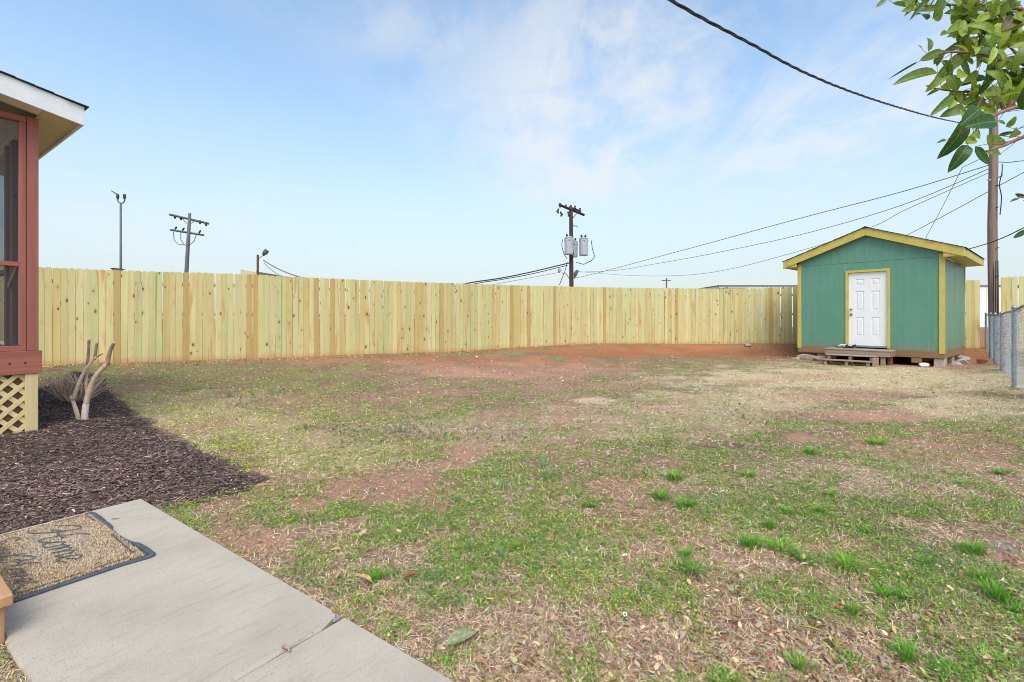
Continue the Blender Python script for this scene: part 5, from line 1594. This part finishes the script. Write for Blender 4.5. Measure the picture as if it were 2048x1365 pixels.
for pts in ([(348, 464), (350, 482), (358, 489), (372, 491)], [(363, 465), (363, 480), (369, 489), (374, 492)], [(394, 470), (390, 483), (383, 489), (376, 492)]):
    MB().tube([(lx(u), -.1, lz(v)) for u, v in pts], .035, 5).build('lead_wire', M['pole_grey'], lp)
for a, b_ in (((373, 448), (364, 436)), ((381, 448), (392, 441))):
    MB().tube([(lx(a[0]), 0, lz(a[1])), (lx(b_[0]), 0, lz(b_[1]))], .035, 4).build('arm_brace', M['pole_grey'], lp)

# thin twin-headed light pole at far left
QY = 36.0
q0 = P(241.5, 541, QY)
qp = empty('light_pole', (q0.x, QY, 0), 0, 'thin grey light pole with a forked top behind the left fence', 'light pole')
qz = lambda v: H + (HV - v) * QY / F
qx_ = lambda u: (u - CU) * QY / F - q0.x
MB().tube([(0, 0, 0), (0, 0, qz(408))], [.085, .07], 10).build('pole', M['pole_grey'], qp, smooth=True)
MB().tube([(qx_(235.5), 0, qz(391)), (qx_(235), 0, qz(401)), (qx_(238), 0, qz(406)), (qx_(242), 0, qz(407)), (qx_(247), 0, qz(406)), (qx_(249.5), 0, qz(401)), (qx_(249), 0, qz(393))], .045, 6).build('fork', M['pole_grey'], qp)
for u in (235.5, 249):
    MB().tube([(qx_(u), 0, qz(399)), (qx_(u), 0, qz(394)), (qx_(u), 0, qz(389))], [.06, .10, .08], 8).build('lamp_head', M['black_metal'], qp)
MB().tube([(qx_(222), 0, qz(381.5)), (qx_(235), 0, qz(389.5))], [.03, .06], 6).build('floodlight_arm', M['pole_grey'], qp)

# short rusty post with a flood lamp
RY_ = 24.0
r0 = P(515.5, 552, RY_)
rp = empty('lamp_post', (r0.x, RY_, 0), 0, 'short rusty brown post with a small flood lamp behind the fence', 'lamp post')
rz2 = lambda v: H + (HV - v) * RY_ / F
rx2 = lambda u: (u - CU) * RY_ / F - r0.x
MB().tube([(0, 0, 0), (0, 0, rz2(510))], .055, 8).build('post', M['rust'], rp)
MB().tube([(.04, 0, rz2(518)), (rx2(523), 0, rz2(513)), (rx2(530), 0, rz2(511))], .018, 6).build('lamp_arm', M['pole_grey'], rp)
MB().tube([(rx2(526), 0, rz2(511)), (rx2(530), 0, rz2(506)), (rx2(534), 0, rz2(501))], [.05, .13, .12], 8).build('flood_lamp', M['pole_grey'], rp)
tw = arc(P(527, 521, RY_), P(640, 562, 20), .18)
thing_tube('utility_cable', tw, .028, M['wire_grey'], 'grey cable sloping right from the short rusty lamp post', 'cable')
thing_tube('utility_cable', arc(P(528, 526, RY_), P(580, 560, 21), .12), .016, M['wire_grey'], 'thin lower cable dropping from the short rusty lamp post', 'cable')

# tiny far pole seen over the fence
fp = P(1333, 577, 130)
fpe = empty('utility_pole', (fp.x, 130, 0), 0, 'tiny far away utility pole above the middle of the fence', 'utility pole')
fz = lambda v: H + (HV - v) * 130 / F
MB().tube([(0, 0, 0), (0, 0, fz(557))], .2, 8).build('pole', M['pole_grey'], fpe)
MB().tube([(-1.3, 0, fz(561.5)), (1.2, 0, fz(562))], .13, 4).build('cross_arm', M['pole_grey'], fpe)

# service drop: three strands twisted, from the pole top over the yard to the house behind the camera
PU = Vector((UX, UY, 0))
def plan_wire(px, A, B_):
    """(column,row) samples laid on the vertical plane through plan points A and B"""
    out = []
    for (u, v) in px:
        k_ = (u - CU) / F
        # (A + t(B-A)): x = k*y
        dx, dy = B_[0] - A[0], B_[1] - A[1]
        t_ = (k_ * A[1] - A[0]) / (dx - k_ * dy)
        Y = A[1] + t_ * dy
        out.append(P(u, v, Y))
    return out
def dense(pts, k_=16):
    pts = [pts[0]] + list(pts) + [pts[-1]]; out = []
    for i in range(1, len(pts) - 2):
        p0, p1, p2, p3 = pts[i - 1:i + 3]
        for j in range(k_):
            t_ = j / k_
            out.append(0.5 * (2 * p1 + (p2 - p0) * t_ + (2 * p0 - 5 * p1 + 4 * p2 - p3) * t_ ** 2 + (3 * p1 - p0 - 3 * p2 + p3) * t_ ** 3))
    out.append(pts[-2])
    return out
sp = plan_wire([(1150, -130), (1250, -55), (1340, 0), (1420, 45), (1500, 87), (1600, 141), (1700, 183), (1800, 216), (1890, 240), (1984, 258)], (1.45, 4.4), (UX, UY))
core = dense(sp, 22)
drop = empty('service_cable', core[0], 0, 'thick black twisted service cable crossing the upper right sky', 'cable')
for ph in range(3):
    pts = []; s_ = 0.0
    for i, p in enumerate(core):
        if i: s_ += (p - core[i - 1]).length
        t_ = (core[min(i + 1, len(core) - 1)] - core[max(i - 1, 0)]).normalized()
        x_ = t_.cross(Vector((0, 0, 1))).normalized(); y_ = x_.cross(t_)
        a = s_ * 7.5 + ph * 2.094
        pts.append(p + (x_ * math.cos(a) + y_ * math.sin(a)) * .0095 - core[0])
    MB().tube(pts, .0080 if ph else .0065, 6).build('strand', M['wire'], drop, smooth=True)
CP = (c0.x, CY_)
W = [('upper thin cable from the tall right pole down to the transformer pole', [(1980, 330), (1800, 385), (1600, 437), (1380, 497), (1200, 545), (1146, 558)], .016),
     ('second thin cable from the tall right pole towards the transformer pole', [(1980, 337), (1800, 412), (1600, 470), (1412, 510), (1300, 530), (1233, 541), (1150, 545)], .013),
     ('lowest thin cable sagging from the right pole behind the shed roof', [(1980, 345), (1811, 420), (1742, 455), (1597, 503), (1419, 546), (1276, 552), (1150, 543)], .011)]
for lb, px, r in W:
    thing_tube('utility_cable', dense(plan_wire(px, (UX, UY), CP), 6), r, M['wire_grey'], lb, 'cable')
thing_tube('utility_cable', dense([P(2300, 215, 13), P(2048, 345, 16.2), P(1910, 420, 19), P(1813, 471, 22), P(1700, 525, 26), P(1600, 560, 31)], 8), .013, M['wire_grey'], 'thin cable crossing behind the tall right pole to the shed ridge', 'cable')
thing_tube('guy_wire', [P(1978, 310, 15.7), P(1925, 335, 17), P(1882, 420, 19), P(1853, 473, 21), P(1830, 560, 23)], .010, M['wire_grey'], 'faint steep guy wire falling behind the shed roof', 'wire')
thing_tube('shed_cable', dense([S(SW + .40, .1, 2.98), P(1977, 487, 12.0), P(2015, 472, 11.5), P(2048, 456, 11.0), P(2200, 385, 9)], 8), .013, M['wire'], 'black cable running from the shed eave past the right pole', 'cable')
thing_tube('utility_cable', dense([Vector((UX + .15, UY, 6.3)), P(2020, 325, 15), P(2048, 322, 14.5), P(2200, 315, 12)], 6), .012, M['wire'], 'short black cable leaving the tall pole to the right', 'cable')
thing_tube('hanging_wire', dense([Vector((UX + .2, UY - .1, 6.2)), P(2004, 345, 15.4), P(1999, 370, 15.4), P(2003, 395, 15.4), P(2000, 430, 15.4)], 5), .014, M['wire'], 'loose wire dangling beside the tall right pole', 'wire')
for i, (px, r, lb) in enumerate([([(1140, 526), (1060, 545), (1000, 557), (930, 568), (850, 590)], .045, 'heavy cable bundle leaving the transformer pole to the left'),
                                 ([(1135, 531), (1060, 549), (1000, 560), (950, 568), (850, 592)], .03, 'second black cable under the bundle left of the transformer pole'),
                                 ([(1120, 545), (1060, 556), (1000, 567), (900, 585)], .018, 'faint thin cable left of the transformer pole lamp')]):
    yy = np.linspace(CY_, 30, len(px))
    thing_tube('utility_cable', dense([P(u, v, yy[j]) for j, (u, v) in enumerate(px)], 5), r, M['wire'] if i < 2 else M['wire_grey'], lb, 'cable')

# ------------------------------------------------------------------ buildings just visible over the fence
wb = empty('white_building', P(1437, 600, 58) * 1.0, 0, 'long low white metal building beyond the right end of the fence', 'building')
wb.location.z = 0
zt_ = H + (HV - 572.5) * 58 / F
x0_ = 0; x1_ = (2120 - 1437) * 58 / F
n_p = 14
for i in range(n_p):
    MB().box((x0_ + (x1_ - x0_) * i / n_p + .02, 0, 0), (x0_ + (x1_ - x0_) * (i + 1) / n_p - .02, .3, zt_)).build('wall_panel', M['white_metal'], wb)
MB().box((x0_ - .1, -.15, zt_ + .002), (x1_, 9, zt_ + .09)).build('roof', M['pole_grey'], wb)
MB().box((x0_ + .02, .32, 0), (x0_ + .3, 8.5, zt_)).build('side_wall', M['white_metal'], wb)
MB().tube([(x0_ - .06, -.08, 0), (x0_ - .06, -.08, zt_)], .06, 6).build('downpipe', M['pole_grey'], wb)
pb = empty('low_building', P(1457, 600, 50), 0, 'small faded pink flat roofed block in front of the white building', 'building')
pb.location.z = 0
zp = H + (HV - 574.5) * 50 / F; wp = (1492 - 1457) * 50 / F
MB().box((0, 0, 0), (wp, 3, zp - .1)).build('wall', M['pink_wall'], pb)
MB().box((-.05, -.05, zp - .098), (wp + .05, 3.05, zp)).build('roof', M['tan_wall'], pb)
tb_ = empty('tan_building', P(481, 600, 30), 0, 'tan block building with a sloping parapet behind the left fence', 'building')
tb_.location.z = 0
tz1 = H + (HV - 539) * 30 / F; tz2 = H + (HV - 545.5) * 30 / F; tz3 = H + (HV - 553) * 30 / F; tw1 = (513 - 481) * 30 / F; tw2 = (560 - 481) * 30 / F
MB().prism([(0, 0), (tw2, 0), (tw2, tz3), (tw1, tz2), (0, tz1)], 1, 0, 5).build('wall', M['tan_wall'], tb_)
MB().prism([(tw1 + .02, tz2 + .002), (tw2, tz3 + .002), (tw2, tz3 + .06), (tw1 + .02, tz2 + .06)], 1, -.1, 5).build('roof', M['pole_grey'], tb_)
vt = empty('roof_vent', P(230, 600, 20), 0, 'low dark roof edge beside the thin light pole behind the fence', 'roof')
vt.location.z = 0
zv = H + (HV - 538.5) * 20 / F
MB().box((-.14, 0, 0), (.10, .3, zv)).build('wall', M['tan_wall'], vt)
MB().prism([(-.18, zv + .002), (.15, zv + .002), (.12, zv + .03), (-.10, zv + .045)], 1, -.05, .35).build('roof', M['black_metal'], vt)

# ------------------------------------------------------------------ pruned shrubs in the mulch
def stem(mb, px, Y, r0_, r1_, yj=0.0):
    pts = dense([P(u, v, Y + yj * i) for i, (u, v) in enumerate(px)], 5)
    mb.tube(pts, [r0_ + (r1_ - r0_) * i / (len(pts) - 1) for i in range(len(pts))], 10, lump=.07)
SY = 5.75
sb = P(166, 846, SY)
cm_ = empty('pruned_tree', (sb.x, SY, tz(sb.x, SY)), 0, 'hard pruned pale stemmed small tree in the mulch bed', 'tree')
rel = cm_.location.copy()
def part_stem(name, px, Y, r0_, r1_, mat, yj=0.0, tip=True):
    pts = [p - rel for p in dense([P(u, v, Y + yj * i) for i, (u, v) in enumerate(px)], 5)]
    k_ = len(pts)
    o = MB().tube(pts, [(r0_ + (r1_ - r0_) * i / (k_ - 1)) * random.uniform(.93, 1.07) for i in range(k_)], 10, lump=.05).build(name, mat, cm_, smooth=True)
    if tip:
        d_ = (pts[-1] - pts[-2]).normalized()
        MB().tube([pts[-1] - d_ * .002, pts[-1] + d_ * .006], [r1_ * 1.02, r1_ * .9], 10).build('cut_end', M['cut_wood'], o)
    return o
part_stem('trunk', [(168, 856), (169, 840), (170, 824), (172, 808)], SY, .035, .0315, M['bark_pale'], tip=False)
part_stem('trunk', [(172, 809), (176, 790), (184, 768), (194, 750), (205, 738), (215, 728)], SY, .0312, .023, M['bark'], tip=False)
part_stem('limb', [(215, 729), (218, 712), (222, 698), (228, 686)], SY, .022, .018, M['bark_dark'])
part_stem('trunk', [(160, 854), (156, 835), (150, 815), (143, 793)], SY + .03, .026, .019, M['bark'])
part_stem('limb', [(146, 800), (155, 775), (163, 755), (173, 738), (184, 723), (193, 714)], SY + .03, .022, .014, M['bark'], tip=False)
part_stem('limb', [(192, 715), (199, 711), (206, 708)], SY + .03, .012, .004, M['bark_dark'], tip=False)
part_stem('limb', [(189, 719), (191, 705), (194, 686)], SY + .03, .016, .013, M['bark_dark'])
part_stem('limb', [(174, 792), (172, 770), (174, 748), (175, 728)], SY + .08, .016, .015, M['bark'], tip=False)
part_stem('limb', [(175, 729), (177, 705), (178, 680)], SY + .08, .016, .014, M['bark_dark'])
BY = 7.1
bb = P(150, 803, BY)
bs = empty('cut_back_shrub', (bb.x, BY, tz(bb.x, BY)), 0, 'cut back bare brown twiggy shrub behind the pale pruned tree', 'shrub')
mb = MB()
for i in range(80):
    a = random.uniform(0, 6.283); sp_r = random.random() ** .7
    b0_ = Vector((math.cos(a) * .13 * sp_r, math.sin(a) * .11 * sp_r, -.03))
    hh_ = random.uniform(.30, .52) * (1.0 - .3 * sp_r)
    out_ = Vector((math.cos(a), math.sin(a), 0)) * (.30 * sp_r * random.uniform(.7, 1.3))
    p1_ = b0_ + out_ * .55 + Vector((random.gauss(0, .02), random.gauss(0, .02), hh_ * .55))
    p2_ = b0_ + out_ + Vector((random.gauss(0, .03), random.gauss(0, .03), hh_))
    mb.tube([b0_, p1_, p2_], [.011, .0095, .008], 6)
    if random.random() < .4:
        mb.tube([p1_, p1_ + Vector((random.gauss(0, .05), random.gauss(0, .05), hh_ * .35))], [.005, .003], 4)
tw_ = mb.build('twigs', M['cane'], bs); tw_['kind'] = 'stuff'

# ------------------------------------------------------------------ leafy branches, upper right
TY = 2.15
TX, TYY = 3.55, 2.05
tree = empty('leafy_tree', (TX, TYY, tz(TX, TYY)), 0, 'broad leaved evergreen tree reaching in from the upper right', 'tree')
tl = tree.location.copy()
def tpart(name, pts, r, mat, sides=8, lump=.06):
    pts = [p - tl for p in pts]
    k_ = len(pts)
    if hasattr(r, '__len__') and len(r) == 2: r = [r[0] + (r[1] - r[0]) * i / (k_ - 1) for i in range(k_)]
    return MB().tube(pts, r, sides, lump=lump).build(name, mat, tree, smooth=True)
tpart('trunk', dense([Vector((TX, TYY, -.1)), Vector((TX + .03, TYY, .8)), Vector((TX - .02, TYY + .02, 1.6)), Vector((TX - .06, TYY + .04, 2.3)), Vector((TX - .12, TYY + .03, 3.2))], 5), (.075, .035), M['bark_dark'], 12)
root1 = Vector((TX - .05, TYY + .04, 2.2)); root2 = Vector((TX - .08, TYY + .04, 2.6)); root3 = Vector((TX - .03, TYY + .03, 1.75))
BR = [
    ([(2130, 165), (2048, 129), (1966, 109), (1894, 105), (1868, 116)], 2.15, root1, .008, .0020),
    ([(2130, 150), (2048, 169), (1971, 182), (1943, 185), (1884, 180), (1852, 172)], 2.25, root1, .007, .0018),
    ([(2130, 250), (2048, 274), (2007, 292), (1971, 303)], 2.05, root3, .008, .0035),
    ([(2130, 40), (2048, 20), (1990, 12), (1930, 10), (1850, 12), (1815, 15)], 2.2, root2, .007, .0018),
    ([(2130, 190), (2048, 200), (2028, 202), (2009, 219), (1997, 195)], 2.1, root1, .009, .006),
    ([(2130, 230), (2048, 215), (2010, 222), (1975, 240), (1950, 262)], 2.0, root1, .009, .003),
    ([(2130, 70), (2048, 70), (2020, 50), (1998, 30)], 2.3, root2, .010, .007),
    ([(2048, 129), (2020, 95), (1990, 85), (1960, 80), (1925, 95)], 2.2, None, .006, .002),
    ([(1990, 12), (1960, 30), (1945, 45), (1935, 60), (1905, 70)], 2.2, None, .005, .0018),
    ([(1971, 182), (1955, 215), (1942, 240), (1935, 262)], 2.1, None, .005, .002),
    ([(2200, 420), (2090, 405), (2045, 395), (2030, 400)], 2.0, None, .006, .002),
    ([(2200, 480), (2090, 465), (2050, 458)], 2.0, None, .006, .002),
]
br_pts = []
for px, Y, rt, ra, rb in BR:
    pts = [P(u, v, Y + .02 * math.sin(i * 1.7)) for i, (u, v) in enumerate(px)]
    if rt is not None: pts = [rt] + pts
    if px[0][0] == 2200: pts = [Vector((TX - .03, TYY, 1.72))] + pts
    dp = dense(pts, 6)
    tpart('branch', dp, (ra * (1.5 if rt is not None else 1), rb), M['branch'], 7, .10)
    br_pts += [p for p in dp[8:]]
leaf_ms = [leaf_mesh('leaf', w_, c_, f_, M['dark_leaf'], 7, b_) for w_, c_, f_, b_ in
           ((0.46, 0.06, 0.35, 0.10), (0.52, 0.10, 0.25, 0.22), (0.40, 0.05, 0.5, 0.05), (0.48, -0.04, 0.3, 0.0), (0.44, 0.12, 0.45, 0.30))]
nleaf = 0
stalks = []
def leaf_between(b_, tip, wscale, colr, face=None, mi=None):
    global nleaf
    if nleaf >= 296: return
    nleaf += 1
    stalks.append(b_)
    x_ = (tip - b_); L_ = x_.length; x_.normalize()
    if face is None:
        face = Vector((random.gauss(0, .6), -1 + random.gauss(0, .5), random.gauss(.35, .6)))
    z_ = (face - x_ * face.dot(x_))
    if z_.length < .05: z_ = x_.orthogonal()
    z_.normalize(); y_ = z_.cross(x_)
    me = leaf_ms[mi if mi is not None else random.randrange(5)]
    o = link('leaf', me, tree)
    Mx = Matrix((x_, y_, z_)).transposed().to_4x4()
    o.matrix_local = Matrix.Translation(b_ - tl) @ Mx @ Matrix.Diagonal((L_, L_ * wscale, L_, 1))
    o.color = c4(colr)
DKG, MDG, LTG, YLG = (0.045, 0.13, 0.026), (0.13, 0.22, 0.028), (0.24, 0.35, 0.035), (0.40, 0.52, 0.06)
K = 3.9
def LZ(bx, by, tx, ty, wpx, colr, Y=TY, mi=None, face=None):
    b_ = P(1740 + bx / K, by / K, Y); tip = P(1740 + tx / K, ty / K, Y + random.uniform(-.04, .04))
    lpx = math.hypot(tx - bx, ty - by)
    leaf_between(b_, tip, (wpx / lpx) / .44 * .95, colr, face or Vector((random.gauss(0, .15), -1, random.gauss(.1, .2))), mi)
for a in [(525, 570, 200, 635, 85, MDG), (570, 395, 385, 478, 62, MDG), (370, 488, 145, 618, 20, DKG), (455, 405, 468, 275, 42, MDG), (650, 745, 470, 905, 66, MDG),
          (748, 850, 575, 890, 90, MDG), (745, 925, 580, 1235, 150, DKG), (765, 1135, 640, 1315, 120, DKG), (820, 1145, 930, 1288, 105, DKG),
          (985, 950, 755, 985, 135, DKG, 1.75), (850, 850, 750, 945, 85, DKG, 1.8), (565, -10, 518, 125, 62, MDG), (410, 20, 320, 150, 32, DKG), (130, -10, 45, 60, 40, MDG),
          (300, -10, 285, 45, 40, MDG), (370, -15, 350, 45, 40, DKG), (620, 560, 440, 712, 88, LTG), (600, 600, 705, 705, 100, MDG), (725, 425, 530, 595, 100, MDG), (745, 340, 585, 402, 75, DKG),
          (1000, 180, 1045, 345, 110, YLG), (725, 175, 605, 250, 70, LTG), (872, 110, 840, 272, 30, LTG), (845, 560, 730, 645, 95, LTG), (590, 1095, 533, 1108, 26, MDG),
          (540, 455, 520, 520, 40, DKG), (400, 380, 370, 350, 14, DKG), (730, 560, 690, 600, 60, YLG), (905, 800, 925, 900, 70, YLG), (900, 780, 770, 830, 50, DKG), (1000, 945, 1060, 970, 40, LTG),
          (1060, 990, 1150, 910, 90, LTG), (1000, 1060, 1130, 1030, 60, DKG), (1150, 1010, 1120, 1060, 40, LTG), (930, 1110, 1050, 1090, 90, LTG), (1020, 1200, 905, 1190, 60, LTG),
          (820, 1080, 760, 1110, 60, YLG), (860, 1060, 790, 1050, 60, YLG), (960, 1130, 910, 1060, 70, LTG), (640, -10, 700, 40, 70, LTG), (760, -10, 680, 50, 80, MDG), (760, 80, 650, 120, 60, LTG), (920, 30, 940, 80, 60, LTG),
          (1090, 40, 1010, 100, 80, LTG), (1140, 10, 1010, 95, 100, MDG), (1190, 130, 1080, 230, 110, YLG), (1150, 150, 1065, 200, 60, (0.10, 0.05, 0.03)), (980, 260, 900, 340, 90, MDG), (880, 320, 860, 400, 30, YLG),
          (830, 340, 800, 280, 30, YLG), (700, 440, 780, 600, 110, MDG), (840, 460, 990, 520, 90, MDG), (1060, 560, 1000, 640, 90, MDG), (920, 700, 1030, 690, 90, LTG), (920, 740, 980, 810, 80, LTG), (560, 690, 440, 745, 50, MDG), (660, 780, 610, 850, 60, YLG)]:
    LZ(*a)
for (u0, v0, u1, v1) in ((2036, 398, 2020, 404), (2050, 395, 2030, 388), (2052, 462, 2026, 476), (2060, 400, 2046, 402)):
    leaf_between(P(u0, v0, 2.0), P(u1, v1, 2.0), .9, DKG)
cand = [p for p in br_pts]
tries = 0
while nleaf < 295 and tries < 4000:
    tries += 1
    p = random.choice(cand)
    u, v = CU + F * p.x / p.y, HV - F * (p.z - H) / p.y
    if u > 2070 or v > 330: continue
    if u < 1880 and v > 40: continue
    if v > 200 and random.random() < .75: continue
    a = random.uniform(0, 6.283); L_ = random.uniform(.065, .12)
    d_ = Vector((math.cos(a) - .35, random.gauss(0, .5), math.sin(a) * .8 - .15)).normalized()
    b_ = p + Vector((random.gauss(0, .02), random.gauss(0, .05), random.gauss(0, .035)))
    tip = b_ + d_ * L_
    ut, vt_ = CU + F * tip.x / tip.y, HV - F * (tip.z - H) / tip.y
    if ut < 1875 and vt_ > 45: continue
    if vt_ > 225 or (vt_ > 40 and ut < 1900 and random.random() < .6): continue
    c0_ = random.choice((DKG, MDG, LTG, LTG, LTG, YLG, YLG)); k_ = random.uniform(.8, 1.25)
    leaf_between(b_, tip, random.uniform(.8, 1.15), tuple(a_ * k_ for a_ in c0_))

mb = MB()
for b_ in stalks:
    q_ = min(br_pts, key=lambda p: (p - b_).length)
    d_ = (q_ - b_).length
    if d_ < .004 or d_ > .22: continue
    m_ = b_.lerp(q_, .5) + Vector((random.gauss(0, .06), random.gauss(0, .06), random.gauss(0, .06))) * d_
    mb.tube([q_ - tl, m_ - tl, b_ - tl], [.0018, .0013, .0010], 4)
mb.build('twigs', M['branch'], tree)['kind'] = 'stuff'

sc.cycles.max_bounces = 5
sc.cycles.diffuse_bounces = 3
sc.cycles.sample_clamp_indirect = 3.0
world.cycles.sampling_method = 'MANUAL'
world.cycles.sample_map_resolution = 1024
sc.cycles.filter_width = 1.0
sc.cycles.transparent_max_bounces = 12
sc.cycles.use_denoising = True
sc.cycles.denoiser = 'OPENIMAGEDENOISE'
sc.cycles.denoising_input_passes = 'RGB_ALBEDO_NORMAL'
sc.cycles.denoising_prefilter = 'ACCURATE'
